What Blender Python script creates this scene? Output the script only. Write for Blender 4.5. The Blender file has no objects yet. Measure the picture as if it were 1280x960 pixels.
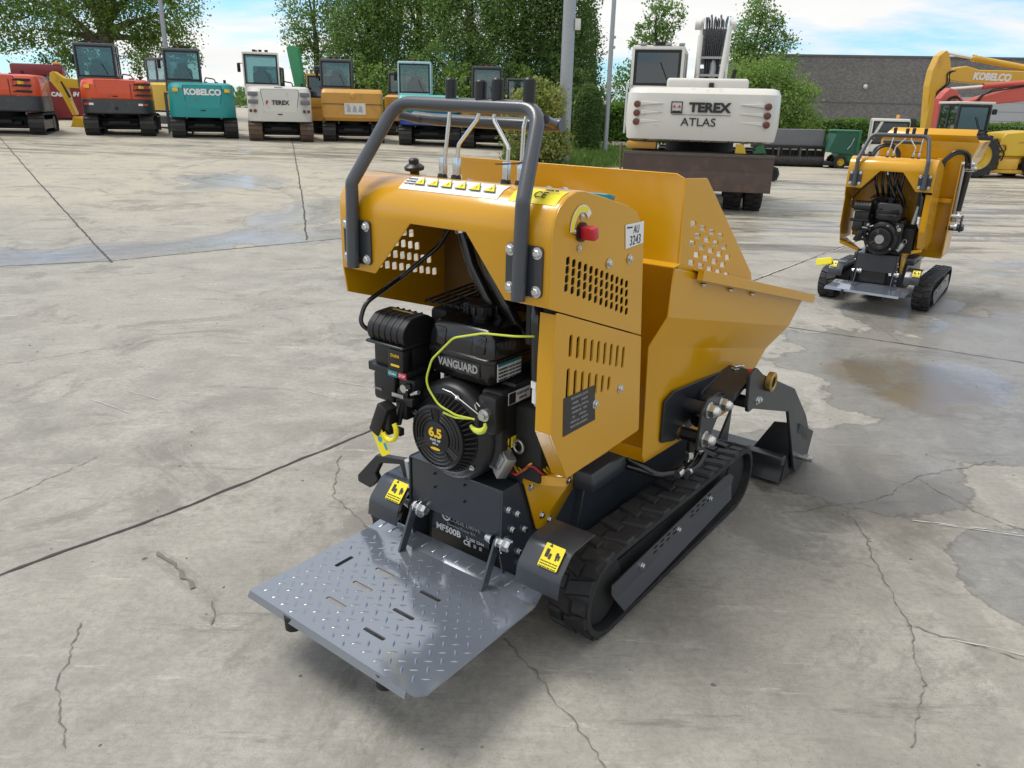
import bpy, bmesh, math, random
import numpy as np
from mathutils import Vector, Matrix
sc = bpy.context.scene
COL = sc.collection
R = math.radians
random.seed(7)

# ---------------------------------------------------------------- camera, world, sun, exposure
cam_data = bpy.data.cameras.new('camera')
cam_data.sensor_fit = 'HORIZONTAL'
cam_data.sensor_width = 36.0
cam_data.lens = 27.026
cam_data.clip_start = 0.05
cam_data.clip_end = 3000
cam = bpy.data.objects.new('camera', cam_data)
COL.objects.link(cam)
_p, _r = 0.3463, 0.0248
F_ = Vector((0, math.cos(_p), -math.sin(_p)))
_R0 = Vector((1, 0, 0)); _U0 = _R0.cross(F_)
R_ = math.cos(_r) * _R0 + math.sin(_r) * _U0
U_ = -math.sin(_r) * _R0 + math.cos(_r) * _U0
cam.matrix_world = Matrix(((R_.x, U_.x, -F_.x, 0), (R_.y, U_.y, -F_.y, 0), (R_.z, U_.z, -F_.z, 1.65), (0, 0, 0, 1)))
sc.camera = cam

SUN_EL, SUN_AZ = R(62), R(285)          # azimuth clockwise from +y: behind-left of the camera
world = bpy.data.worlds.new('World')
sc.world = world
world.use_nodes = True
wt = world.node_tree
wt.nodes.clear()
def wn(t, **k):
    n = wt.nodes.new(t)
    for a, b in k.items(): setattr(n, a, b)
    return n
wl = wt.links.new
sky = wn('ShaderNodeTexSky', sky_type='NISHITA', sun_disc=False, sun_elevation=SUN_EL, sun_rotation=SUN_AZ,
         air_density=1.0, dust_density=0.6, ozone_density=1.5)
geo = wn('ShaderNodeTexCoord')
sep = wn('ShaderNodeSeparateXYZ'); wl(geo.outputs['Generated'], sep.inputs[0])
zc = wn('ShaderNodeMath', operation='MAXIMUM'); wl(sep.outputs['Z'], zc.inputs[0]); zc.inputs[1].default_value = 0.0
za = wn('ShaderNodeMath', operation='ADD'); wl(zc.outputs[0], za.inputs[0]); za.inputs[1].default_value = 0.16
dv = wn('ShaderNodeVectorMath', operation='DIVIDE'); wl(geo.outputs['Generated'], dv.inputs[0])
cb = wn('ShaderNodeCombineXYZ')
for i in range(3): wl(za.outputs[0], cb.inputs[i])
wl(cb.outputs[0], dv.inputs[1])
mp = wn('ShaderNodeMapping'); wl(dv.outputs[0], mp.inputs[0])
mp.inputs['Location'].default_value = (3.1, 1.35, 0)
mp.inputs['Scale'].default_value = (0.55, 0.8, 0.5)
cn = wn('ShaderNodeTexNoise'); wl(mp.outputs[0], cn.inputs['Vector'])
cn.inputs['Scale'].default_value = 1.0; cn.inputs['Detail'].default_value = 9; cn.inputs['Roughness'].default_value = 0.56
cr = wn('ShaderNodeValToRGB'); cz = wn('ShaderNodeMath', operation='MULTIPLY_ADD'); wl(zc.outputs[0], cz.inputs[0]); cz.inputs[1].default_value = 0.22; wl(cn.outputs['Fac'], cz.inputs[2]); wl(cz.outputs[0], cr.inputs[0])
cr.color_ramp.elements[0].position = 0.455; cr.color_ramp.elements[1].position = 0.575
cn2 = wn('ShaderNodeTexNoise'); wl(mp.outputs[0], cn2.inputs['Vector'])
cn2.inputs['Scale'].default_value = 2.3; cn2.inputs['Detail'].default_value = 6
cc = wn('ShaderNodeMix', data_type='RGBA'); wl(cn2.outputs['Fac'], cc.inputs[0])
cc.inputs[6].default_value = (5.1, 5.15, 5.15, 1); cc.inputs[7].default_value = (6.6, 6.5, 6.3, 1)
skb = wn('ShaderNodeMix', data_type='RGBA', blend_type='MULTIPLY'); skb.inputs[0].default_value = 1
wl(sky.outputs[0], skb.inputs[6]); skb.inputs[7].default_value = (0.62, 0.92, 1.22, 1)
mx = wn('ShaderNodeMix', data_type='RGBA'); wl(cr.outputs[0], mx.inputs[0]); wl(skb.outputs[2], mx.inputs[6]); wl(cc.outputs[2], mx.inputs[7])
bg = wn('ShaderNodeBackground'); wl(mx.outputs[2], bg.inputs[0]); bg.inputs[1].default_value = 0.092
wo = wn('ShaderNodeOutputWorld'); wl(bg.outputs[0], wo.inputs[0])

sd = bpy.data.lights.new('sun', 'SUN')
sd.energy = 1.5; sd.angle = R(24); sd.color = (1.0, 0.96, 0.9)
sun = bpy.data.objects.new('sun', sd); COL.objects.link(sun)
_sdir = Vector((math.sin(SUN_AZ) * math.cos(SUN_EL), math.cos(SUN_AZ) * math.cos(SUN_EL), math.sin(SUN_EL)))
sun.rotation_euler = _sdir.to_track_quat('Z', 'Y').to_euler()
sun.location = (0, 0, 30)
sc.view_settings.view_transform = 'Standard'
sc.view_settings.look = 'None'
sc.view_settings.gamma = 1
sc.view_settings.exposure = 0.88
sc.view_settings.use_curve_mapping = False

# ---------------------------------------------------------------- materials
MATS = {}
def mat(name, col, rough=0.5, metal=0.0, coat=0.0, spec=0.5, var=0.0, vscale=6.0, bump=0.0, bscale=60.0, dirt=0.0, dirtcol=(0.12, 0.1, 0.08), rvar=0.0):
    m = bpy.data.materials.new(name); m.use_nodes = True
    t = m.node_tree; b = t.nodes['Principled BSDF']
    b.inputs['Base Color'].default_value = (*col, 1)
    b.inputs['Roughness'].default_value = rough
    b.inputs['Metallic'].default_value = metal
    b.inputs['Coat Weight'].default_value = coat
    b.inputs['Coat Roughness'].default_value = 0.08
    b.inputs['Specular IOR Level'].default_value = spec
    L = t.links.new
    if var or dirt or bump or rvar:
        tc = t.nodes.new('ShaderNodeTexCoord')
    last = None
    if var:
        n = t.nodes.new('ShaderNodeTexNoise'); L(tc.outputs['Object'], n.inputs['Vector'])
        n.inputs['Scale'].default_value = vscale; n.inputs['Detail'].default_value = 6
        mx = t.nodes.new('ShaderNodeMix'); mx.data_type = 'RGBA'; L(n.outputs['Fac'], mx.inputs[0])
        mx.inputs[6].default_value = (*[c * (1 - var) for c in col], 1)
        mx.inputs[7].default_value = (*[min(1, c * (1 + var)) for c in col], 1)
        last = mx.outputs[2]
    if dirt:
        n = t.nodes.new('ShaderNodeTexNoise'); L(tc.outputs['Object'], n.inputs['Vector'])
        n.inputs['Scale'].default_value = vscale * 1.7; n.inputs['Detail'].default_value = 10; n.inputs['Roughness'].default_value = 0.65
        r = t.nodes.new('ShaderNodeValToRGB'); L(n.outputs['Fac'], r.inputs[0])
        r.color_ramp.elements[0].position = 0.62 - 0.25 * dirt; r.color_ramp.elements[1].position = 0.8
        mx = t.nodes.new('ShaderNodeMix'); mx.data_type = 'RGBA'; L(r.outputs[0], mx.inputs[0])
        if last: L(last, mx.inputs[6])
        else: mx.inputs[6].default_value = (*col, 1)
        mx.inputs[7].default_value = (*dirtcol, 1)
        last = mx.outputs[2]
    if last: L(last, b.inputs['Base Color'])
    if rvar:
        n = t.nodes.new('ShaderNodeTexNoise'); L(tc.outputs['Object'], n.inputs['Vector'])
        n.inputs['Scale'].default_value = 4.0; n.inputs['Detail'].default_value = 7
        mr = t.nodes.new('ShaderNodeMapRange'); L(n.outputs['Fac'], mr.inputs[0])
        mr.inputs[3].default_value = max(0.02, rough - rvar); mr.inputs[4].default_value = rough + rvar
        L(mr.outputs[0], b.inputs['Roughness'])
    if bump:
        n = t.nodes.new('ShaderNodeTexNoise'); L(tc.outputs['Object'], n.inputs['Vector'])
        n.inputs['Scale'].default_value = bscale; n.inputs['Detail'].default_value = 4
        bp = t.nodes.new('ShaderNodeBump'); bp.inputs['Strength'].default_value = bump; bp.inputs['Distance'].default_value = 0.01
        L(n.outputs['Fac'], bp.inputs['Height']); L(bp.outputs[0], b.inputs['Normal'])
    MATS[name] = m
    return m
def M_(n): return MATS[n]

mat('yellow_paint', (0.575, 0.287, 0.003), 0.24, coat=0.34, var=0.05, vscale=2.5, bump=0.012, bscale=90, rvar=0.07)
mat('grey_paint', (0.030, 0.035, 0.043), 0.33, coat=0.25, var=0.12, vscale=4, bump=0.02, bscale=120, rvar=0.08)
mat('bar_grey', (0.046, 0.051, 0.061), 0.34, coat=0.3, var=0.08, vscale=5, rvar=0.06)
mat('dark_arm', (0.014, 0.016, 0.02), 0.40, coat=0.12, var=0.15, vscale=5, rvar=0.08)
mat('tread_steel', (0.25, 0.282, 0.335), 0.13, metal=.6, coat=0.5, var=0.08, vscale=3, rvar=0.03)
mat('black_plastic', (0.008, 0.008, 0.009), 0.40, var=0.2, vscale=10, bump=0.02, bscale=200)
mat('bay_shade_brown', (0.13, 0.066, 0.010), 0.5, var=.1, vscale=4)  # yellow paint darkened to brown: engine-bay shade put into the colour
mat('black_gloss', (0.008, 0.008, 0.009), 0.22, coat=0.3)
mat('black_matt', (0.01, 0.01, 0.01), 0.7)
mat('rubber', (0.014, 0.014, 0.015), 0.6, var=0.3, vscale=9, bump=0.06, bscale=50, dirt=0.35, dirtcol=(0.06, 0.056, 0.05))
mat('rubber_far', (0.022, 0.021, 0.02), 0.6, var=0.3, vscale=3, dirt=0.4, dirtcol=(0.07, 0.06, 0.05))
mat('zinc', (0.62, 0.63, 0.63), 0.27, metal=1.0, var=0.12, vscale=30)
mat('brass', (0.45, 0.3, 0.1), 0.3, metal=1.0)
mat('chrome', (0.75, 0.76, 0.78), 0.12, metal=1.0)
mat('alu', (0.42, 0.42, 0.41), 0.4, metal=0.9, var=0.2, vscale=20)
mat('dark_hole', (0.004, 0.004, 0.004), 0.8)
mat('white_sticker', (0.74, 0.74, 0.72), 0.35)
mat('yellow_sticker', (0.80, 0.68, 0.02), 0.3)
mat('silver_plate', (0.035, 0.034, 0.034), 0.4, metal=0.2)
mat('ink', (0.015, 0.015, 0.016), 0.5)
mat('white_ink', (0.7, 0.7, 0.7), 0.5)
mat('grey_ink', (0.4, 0.4, 0.41), 0.4, metal=0.4)
mat('yellow_ink', (0.8, 0.52, 0.02), 0.4)
mat('red_plastic', (0.5, 0.012, 0.03), 0.3, coat=0.3)
mat('teal_plastic', (0.01, 0.19, 0.22), 0.35)
mat('cable_yellow', (0.55, 0.62, 0.06), 0.4)
mat('wire_red', (0.35, 0.01, 0.01), 0.4)
mat('wire_yellow', (0.65, 0.45, 0.02), 0.4)
mat('tag_blue', (0.02, 0.3, 0.55), 0.4)

# ---------------------------------------------------------------- mesh helpers
def V(*a): return Vector(a)
def frame(o, x, y):
    x = Vector(x).normalized(); y = Vector(y).normalized(); z = x.cross(y).normalized(); y = z.cross(x)
    return Matrix(((x.x, y.x, z.x, o[0]), (x.y, y.y, z.y, o[1]), (x.z, y.z, z.z, o[2]), (0, 0, 0, 1)))
REAR = ((1, 0, 0), (0, 0, 1))      # a surface facing -y
RIGHT = ((0, 1, 0), (0, 0, 1))     # a surface facing +x
LEFT = ((0, -1, 0), (0, 0, 1))     # a surface facing -x
TOP = ((1, 0, 0), (0, 1, 0))
def rrect(cx, cy, w, h, r, n=3):
    pts = []
    for sx, sy, a0 in ((1, 1, 0), (-1, 1, 90), (-1, -1, 180), (1, -1, 270)):
        for k in range(n + 1):
            a = R(a0 + 90 * k / n)
            pts.append((cx + sx * (w / 2 - r) + r * math.cos(a), cy + sy * (h / 2 - r) + r * math.sin(a)))
    return pts
def fillet(pts, rad, n=4, closed=True):
    out = []; N = len(pts)
    rs = rad if isinstance(rad, (list, tuple)) else [rad] * N
    dim = len(pts[0])
    for i in range(N):
        P = Vector(pts[i])
        if (not closed and i in (0, N - 1)) or rs[i] <= 0: out.append(tuple(P)); continue
        A = Vector(pts[i - 1]); B = Vector(pts[(i + 1) % N])
        a = (A - P); b = (B - P); la, lb = a.length, b.length; a.normalize(); b.normalize()
        ang = a.angle(b)
        d = min(rs[i] / max(1e-4, math.tan(ang / 2)), la * 0.49, lb * 0.49)
        P0, P1 = P + a * d, P + b * d
        for k in range(n + 1):
            t = k / n
            out.append(tuple(P0 * (1 - t) ** 2 + P * 2 * t * (1 - t) + P1 * t * t))
    return out
class MB:
    def __init__(s): s.bm = bmesh.new()
    def box(s, c, d, rot=None, bev=0.0, seg=2):
        r = bmesh.ops.create_cube(s.bm, size=1)
        vs = r['verts']
        m = Matrix.Translation(c) @ (rot if rot else Matrix.Identity(4)) @ Matrix.Diagonal((d[0], d[1], d[2], 1))
        bmesh.ops.transform(s.bm, matrix=m, verts=vs)
        if bev > 0:
            es = list({e for v in vs for e in v.link_edges})
            bmesh.ops.bevel(s.bm, geom=es, offset=bev, segments=seg, affect='EDGES', profile=0.5)
        return s
    def b2(s, x0, x1, y0, y1, z0, z1, bev=0.0, seg=2):
        return s.box(((x0 + x1) / 2, (y0 + y1) / 2, (z0 + z1) / 2), (abs(x1 - x0), abs(y1 - y0), abs(z1 - z0)), None, bev, seg)
    def faces(s, verts, faces):
        vs = [s.bm.verts.new(v) for v in verts]
        for f in faces:
            try: s.bm.faces.new([vs[i] for i in f])
            except ValueError: pass
        return s
    def cyl(s, p0, p1, r0, r1=None, seg=16, caps=True):
        p0 = Vector(p0); p1 = Vector(p1); r1 = r0 if r1 is None else r1
        z = (p1 - p0).normalized(); x = z.orthogonal().normalized(); y = z.cross(x)
        a = [s.bm.verts.new(p0 + (x * math.cos(2 * math.pi * k / seg) + y * math.sin(2 * math.pi * k / seg)) * r0) for k in range(seg)]
        b = [s.bm.verts.new(p1 + (x * math.cos(2 * math.pi * k / seg) + y * math.sin(2 * math.pi * k / seg)) * r1) for k in range(seg)]
        for k in range(seg):
            s.bm.faces.new((a[k], a[(k + 1) % seg], b[(k + 1) % seg], b[k]))
        if caps:
            s.bm.faces.new(a[::-1]); s.bm.faces.new(b)
        return s
    def lathe(s, prof, o, axis, seg=24, caps=True):
        o = Vector(o); z = Vector(axis).normalized(); x = z.orthogonal().normalized(); y = z.cross(x)
        rings = []
        for r, h in prof:
            rings.append([s.bm.verts.new(o + z * h + (x * math.cos(2 * math.pi * k / seg) + y * math.sin(2 * math.pi * k / seg)) * max(r, 1e-4)) for k in range(seg)])
        for A, B in zip(rings, rings[1:]):
            for k in range(seg): s.bm.faces.new((A[k], A[(k + 1) % seg], B[(k + 1) % seg], B[k]))
        if caps:
            s.bm.faces.new(rings[0][::-1]); s.bm.faces.new(rings[-1])
        return s
    def tube(s, pts, r, seg=10, caps=True):
        P = [Vector(p) for p in pts]; N = len(P)
        rs = r if isinstance(r, (list, tuple)) else [r] * N
        t0 = (P[1] - P[0]).normalized(); x = t0.orthogonal().normalized(); rings = []
        for i in range(N):
            t = (P[min(i + 1, N - 1)] - P[max(i - 1, 0)]).normalized()
            x = (x - t * x.dot(t)).normalized(); y = t.cross(x)
            rings.append([s.bm.verts.new(P[i] + (x * math.cos(2 * math.pi * k / seg) + y * math.sin(2 * math.pi * k / seg)) * rs[i]) for k in range(seg)])
        for A, B in zip(rings, rings[1:]):
            for k in range(seg): s.bm.faces.new((A[k], A[(k + 1) % seg], B[(k + 1) % seg], B[k]))
        if caps:
            s.bm.faces.new(rings[0][::-1]); s.bm.faces.new(rings[-1])
        return s
    def prism(s, poly, Mx, h0, h1):
        n = len(poly)
        a = [s.bm.verts.new(Mx @ Vector((p[0], p[1], h0))) for p in poly]
        b = [s.bm.verts.new(Mx @ Vector((p[0], p[1], h1))) for p in poly]
        s.bm.faces.new(a[::-1]); s.bm.faces.new(b)
        for k in range(n): s.bm.faces.new((a[k], a[(k + 1) % n], b[(k + 1) % n], b[k]))
        return s
    def loft(s, secs, closed=True, caps=True):
        rings = [[s.bm.verts.new(p) for p in q] for q in secs]
        n = len(rings[0])
        for A, B in zip(rings, rings[1:]):
            for k in range(n if closed else n - 1): s.bm.faces.new((A[k], A[(k + 1) % n], B[(k + 1) % n], B[k]))
        if caps and closed:
            s.bm.faces.new(rings[0][::-1]); s.bm.faces.new(rings[-1])
        return s
    def sheet(s, outer, holes, th, Mx, bev=0.0):
        """a flat plate with real openings"""
        cu = bpy.data.curves.new('tmp', 'CURVE'); cu.dimensions = '2D'; cu.fill_mode = 'BOTH'; cu.extrude = th / 2; cu.bevel_depth = bev
        for poly in [outer] + list(holes):
            sp = cu.splines.new('POLY'); sp.points.add(len(poly) - 1)
            for i, p in enumerate(poly): sp.points[i].co = (p[0], p[1], 0, 1)
            sp.use_cyclic_u = True
        o = bpy.data.objects.new('tmp', cu)
        me = bpy.data.meshes.new_from_object(o)
        me.transform(Mx); s.bm.from_mesh(me)
        bpy.data.objects.remove(o); bpy.data.curves.remove(cu); bpy.data.meshes.remove(me)
        return s
    def build(s, name, m, parent=None, sharp=32, bevel=0.0, solid=0.0, smooth=True, offset=0.0, recalc=True):
        if recalc: bmesh.ops.recalc_face_normals(s.bm, faces=s.bm.faces)
        me = bpy.data.meshes.new(name); s.bm.to_mesh(me); s.bm.free()
        if smooth:
            me.polygons.foreach_set('use_smooth', [True] * len(me.polygons))
            me.set_sharp_from_angle(angle=R(sharp))
        me.materials.append(M_(m) if isinstance(m, str) else m)
        o = bpy.data.objects.new(name, me); COL.objects.link(o)
        if parent: o.parent = parent
        if solid:
            q = o.modifiers.new('solid', 'SOLIDIFY'); q.thickness = solid; q.offset = offset
        if bevel:
            q = o.modifiers.new('bevel', 'BEVEL'); q.width = bevel; q.segments = 2; q.limit_method = 'ANGLE'; q.angle_limit = R(40)
        return o
def text(name, body, size, Mx, m, parent, depth=0.0006, align='CENTER', sx=1.0, shear=0.0, bold=0.0):
    cu = bpy.data.curves.new('tmp', 'FONT'); cu.body = body; cu.size = size; cu.extrude = depth; cu.align_x = align; cu.align_y = 'CENTER'
    cu.shear = shear; cu.resolution_u = 4; cu.offset = bold
    o = bpy.data.objects.new('tmp', cu)
    me = bpy.data.meshes.new_from_object(o); me.transform(Mx @ Matrix.Diagonal((sx, 1, 1, 1)))
    bpy.data.objects.remove(o); bpy.data.curves.remove(cu)
    me.name = name; me.materials.clear(); me.materials.append(M_(m))
    q = bpy.data.objects.new(name, me); COL.objects.link(q); q.parent = parent
    return q
def thing(name, label, cat, loc=(0, 0, 0), rz=0.0, group=None):
    o = bpy.data.objects.new(name, None); COL.objects.link(o)
    o.empty_display_size = 0.1
    o.location = loc; o.rotation_euler = (0, 0, rz)
    o['label'] = label; o['category'] = cat
    if group: o['group'] = group
    return o
def tag(o, label, cat, group=None):
    o['label'] = label; o['category'] = cat
    if group: o['group'] = group
    return o
def structure(o): o['kind'] = 'structure'; return o
def bolt(parent, p, axis, r=0.011, h=0.008, m='zinc', name='bolt'):
    b = MB(); z = Vector(axis).normalized()
    b.lathe([(r * 1.45, 0), (r * 1.45, h * 0.25), (r * 1.05, h * 0.26)], p, z, 14)
    b.lathe([(r, h * 0.26), (r, h), (r * 0.75, h * 1.25)], p, z, 6)
    return b.build(name, m, parent, sharp=25)
# ---------------------------------------------------------------- ground
def sst(a, b, x):
    t = min(1, max(0, (x - a) / (b - a))); return t * t * (3 - 2 * t)
def gz(x, y):
    """the yard rises gently towards the row of excavators"""
    d = -.594 * (x + 5.18) + .804 * (y - 7.22)
    s = 0 if d < -1 else ((d + 1) ** 2 / 4 if d < 1 else d)
    return .03 * min(s, 30) * sst(9, -1, x)

def ground_material():
    m = bpy.data.materials.new('yard_concrete'); m.use_nodes = True
    t = m.node_tree; L = t.links.new; b = t.nodes['Principled BSDF']
    tc = t.nodes.new('ShaderNodeTexCoord'); P = tc.outputs['Object']
    def N(typ, **k):
        n = t.nodes.new(typ)
        for a, v in k.items(): setattr(n, a, v)
        return n
    def noise(scale, det=6, rough=0.55, vec=P, dist=0.0):
        n = N('ShaderNodeTexNoise'); L(vec, n.inputs['Vector']); n.inputs['Scale'].default_value = scale
        n.inputs['Detail'].default_value = det; n.inputs['Roughness'].default_value = rough; n.inputs['Distortion'].default_value = dist
        return n.outputs['Fac']
    def ramp(fac, p0, p1, c0=0.0, c1=1.0):
        n = N('ShaderNodeMapRange'); n.interpolation_type = 'SMOOTHSTEP'; L(fac, n.inputs[0])
        n.inputs[1].default_value = p0; n.inputs[2].default_value = p1; n.inputs[3].default_value = c0; n.inputs[4].default_value = c1
        return n.outputs[0]
    def math_(op, a, bb):
        n = N('ShaderNodeMath'); n.operation = op
        for i, v in enumerate((a, bb)):
            if isinstance(v, (int, float)): n.inputs[i].default_value = v
            else: L(v, n.inputs[i])
        return n.outputs[0]
    def mixc(fac, a, c):
        n = N('ShaderNodeMix'); n.data_type = 'RGBA'
        if isinstance(fac, (int, float)): n.inputs[0].default_value = fac
        else: L(fac, n.inputs[0])
        for i, v in ((6, a), (7, c)):
            if isinstance(v, tuple): n.inputs[i].default_value = (*v, 1)
            else: L(v, n.inputs[i])
        return n.outputs[2]
    def stretched(sx, sy, rot):
        mpn = N('ShaderNodeMapping'); L(P, mpn.inputs[0]); mpn.inputs['Rotation'].default_value = (0, 0, rot); mpn.inputs['Scale'].default_value = (sx, sy, 1)
        return mpn.outputs[0]
    big = noise(0.42, 5, 0.6); mid = noise(2.2, 14, 0.78, dist=0.3); fine = noise(34, 12, 0.8); grit = noise(230, 4, 0.7)
    col = mixc(ramp(mid, .36, .64), (.250, .239, .214), (.385, .370, .333))
    col = mixc(ramp(big, .38, .62, 0.0, .6), col, (.375, .355, .31))
    spx = N('ShaderNodeSeparateXYZ'); L(P, spx.inputs[0])
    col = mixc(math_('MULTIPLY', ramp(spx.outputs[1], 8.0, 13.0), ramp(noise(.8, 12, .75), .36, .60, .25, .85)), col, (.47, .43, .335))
    col = mixc(ramp(noise(1.1, 14, 0.8, dist=.8), 0.52, .60, 0, .48), col, (.155, .147, .13))
    # pale scuffs dragged in the driving direction
    scf = noise(5.0, 12, 0.8, stretched(.35, 2.4, .95))
    col = mixc(ramp(scf, .57, .66, 0, .5), col, (.60, .57, .50))
    scd = noise(3.3, 13, 0.8, stretched(.3, 2.0, -.55))
    col = mixc(ramp(scd, .56, .65, 0, .5), col, (.12, .115, .105))
    col = mixc(ramp(fine, .44, .62, .0, .34), col, (.165, .157, .14))
    col = mixc(ramp(fine, .58, .70, .0, .30), col, (.52, .50, .46))
    col = mixc(ramp(grit, .56, .68, 0, .42), col, (.09, .086, .08))
    brush = noise(9, 6, .7, stretched(.5, 9, .62)); col = mixc(ramp(brush, .5, .66, 0, .24), col, (.2, .19, .165))
    va = N('ShaderNodeTexVoronoi'); L(P, va.inputs['Vector']); va.inputs['Scale'].default_value = 75
    col = mixc(math_('MULTIPLY', ramp(va.outputs['Distance'], .10, .22, 1, 0), ramp(noise(3.0, 5), .42, .62, 0, .6)), col, (.12, .115, .105))
    # faint tyre arcs
    for (tx, ty, tr, tw) in ((-7.5, 11.5, 4.6, .10), (-7.5, 11.5, 4.15, .09), (-3.2, 17.5, 4.4, .12), (-3.2, 17.5, 3.9, .10), (9.5, 2.0, 7.9, .10), (9.5, 2.0, 7.3, .10)):
        vs = N('ShaderNodeVectorMath'); vs.operation = 'DISTANCE'; L(P, vs.inputs[0]); vs.inputs[1].default_value = (tx, ty, 0)
        dd = N('ShaderNodeMath'); dd.operation = 'ABSOLUTE'; L(math_('SUBTRACT', vs.outputs['Value'], tr), dd.inputs[0])
        col = mixc(math_('MULTIPLY', ramp(dd.outputs[0], tw * .5, tw, 1, 0), ramp(mid, .40, .66, .04, .42)), col, (.15, .14, .12))
    # oil and rust spots
    vo = N('ShaderNodeTexVoronoi'); L(P, vo.inputs['Vector']); vo.inputs['Scale'].default_value = 3.1
    spot = ramp(math_('ADD', vo.outputs['Distance'], math_('MULTIPLY', fine, .10)), .075, .10, 1, 0)
    col = mixc(math_('MULTIPLY', spot, ramp(noise(.9), .52, .60)), col, (.05, .047, .043))
    # wet places: soft ellipses with ragged rims, each (x, y, rx, ry, angle, depth)
    wob = math_('MULTIPLY', math_('SUBTRACT', noise(1.3, 8, 0.60), .5), 1.7)
    wob2 = math_('MULTIPLY', math_('SUBTRACT', noise(.35, 12, 0.72, stretched(.6, 2.2, -.15)), .5), 3.4)
    def pool(x, y, rx, ry, a, wb=wob):
        mpn = N('ShaderNodeMapping'); mpn.vector_type = 'TEXTURE'; L(P, mpn.inputs[0])
        mpn.inputs['Location'].default_value = (x, y, 0); mpn.inputs['Rotation'].default_value = (0, 0, a); mpn.inputs['Scale'].default_value = (rx, ry, 1)
        sp = N('ShaderNodeSeparateXYZ'); L(mpn.outputs[0], sp.inputs[0])
        c2 = N('ShaderNodeCombineXYZ'); L(sp.outputs[0], c2.inputs[0]); L(sp.outputs[1], c2.inputs[1])
        ln = N('ShaderNodeVectorMath'); ln.operation = 'LENGTH'; L(c2.outputs[0], ln.inputs[0])
        return math_('ADD', ln.outputs['Value'], wb)
    def union(lst, lo, hi):
        acc = lst[0]
        for q in lst[1:]: acc = math_('MINIMUM', acc, q)
        return ramp(acc, lo, hi, 1, 0)
    wet = union([pool(2.9, 5.0, 1.15, 1.3, .2), pool(1.75, 3.55, .75, .50, .4), pool(2.1, 2.45, .32, .42, -.3), pool(4.4, 5.4, 1.6, 1.5, .2), pool(2.6, 3.9, .6, .5, .3),
                 pool(-4.6, 8.5, 2.0, .5, .62), pool(-2.6, 10.1, 1.8, .6, .62), pool(-6.8, 7.5, 1.5, .55, .6), pool(-3.1, 12.0, .7, 1.8, -.2), pool(-5.4, 15.0, 1.1, 1.3, .3),
                 pool(3.6, 6.9, .8, .35, .5), pool(4.4, 5.6, 1.0, .35, .2), pool(.05, 2.75, .5, .35, .3), pool(-.8, 8.2, .8, .3, .6)], .90, .97)
    far = union([pool(9.5, 15.0, 5.5, 6.0, .5, wob2), pool(3.4, 12.0, 2.6, 2.4, .2, wob2), pool(-9, 21.6, 11, 1.7, .12, wob2), pool(7.2, 9.0, 2.6, 1.3, .5, wob2)], .70, 1.0)
    film = ramp(noise(.5, 13, .72, stretched(.5, 3.0, -.35), .5), .48, .52)
    far = math_('MULTIPLY', far, film)
    wetn = wet; wet = math_('MAXIMUM', wet, far)
    deep = union([pool(2.75, 4.85, .55, .6, .2), pool(-4.6, 8.5, 1.7, .34, .62), pool(-2.6, 10.0, 1.5, .4, .62), pool(-6.8, 7.45, 1.3, .4, .6), pool(-3.1, 12.0, .5, 1.4, -.2), pool(-5.4, 15.0, .8, 1.0, .3), pool(3.3, 6.3, .5, .3, .4), pool(1.95, 3.5, .25, .2, .2)], .86, .95)
    deep = math_('MAXIMUM', deep, math_('MULTIPLY', far, ramp(noise(.8, 6, .5, stretched(.5, 2.5, -.3)), .52, .60)))
    dry = col
    hs = N('ShaderNodeMix'); hs.data_type = 'RGBA'; hs.blend_type = 'MULTIPLY'; L(math_('MULTIPLY', wet, ramp(spx.outputs[1], 6.2, 7.4, 1.0, .35)), hs.inputs[0]); L(col, hs.inputs[6]); hs.inputs[7].default_value = (.70, .70, .70, 1)
    col = hs.outputs[2]
    rim = math_('MULTIPLY', wetn, math_('SUBTRACT', 1.0, wetn)); hs = N('ShaderNodeMix'); hs.data_type = 'RGBA'; hs.blend_type = 'MULTIPLY'; L(math_('MULTIPLY', rim, 3.2), hs.inputs[0]); L(col, hs.inputs[6]); hs.inputs[7].default_value = (.62, .60, .57, 1); col = hs.outputs[2]
    damp = union([pool(1.6, 3.3, .6, .45, .4), pool(2.6, 4.8, .5, .5, .2), pool(.3, 2.5, .55, .4, .3)], .55, 1.25)
    hs = N('ShaderNodeMix'); hs.data_type = 'RGBA'; hs.blend_type = 'MULTIPLY'; L(damp, hs.inputs[0]); L(col, hs.inputs[6]); hs.inputs[7].default_value = (.66, .65, .63, 1)
    col = hs.outputs[2]
    stk = math_('MULTIPLY', ramp(noise(.6, 13, .74, stretched(.45, 3.2, -.25)), .49, .56), union([pool(10.5, 16.0, 7.0, 7.5, .5, wob2), pool(4.2, 11.5, 3.4, 2.6, .3, wob2), pool(-9, 21.2, 11, 2.6, .12, wob2)], .6, 1.2))
    hs = N('ShaderNodeMix'); hs.data_type = 'RGBA'; hs.blend_type = 'MULTIPLY'; L(stk, hs.inputs[0]); L(col, hs.inputs[6]); hs.inputs[7].default_value = (.52, .50, .48, 1); col = hs.outputs[2]
    mud = union([pool(2.70, 4.55, .42, .30, .3), pool(2.35, 4.95, .22, .30, .3)], .7, 1.05)
    col = mixc(math_('MULTIPLY', mud, .6), col, (.15, .115, .07))
    L(col, b.inputs['Base Color'])
    sp_ = N('ShaderNodeMix'); sp_.data_type = 'FLOAT'; L(wet, sp_.inputs[0]); sp_.inputs[2].default_value = .15; sp_.inputs[3].default_value = .62; L(sp_.outputs[0], b.inputs['Specular IOR Level'])
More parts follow.
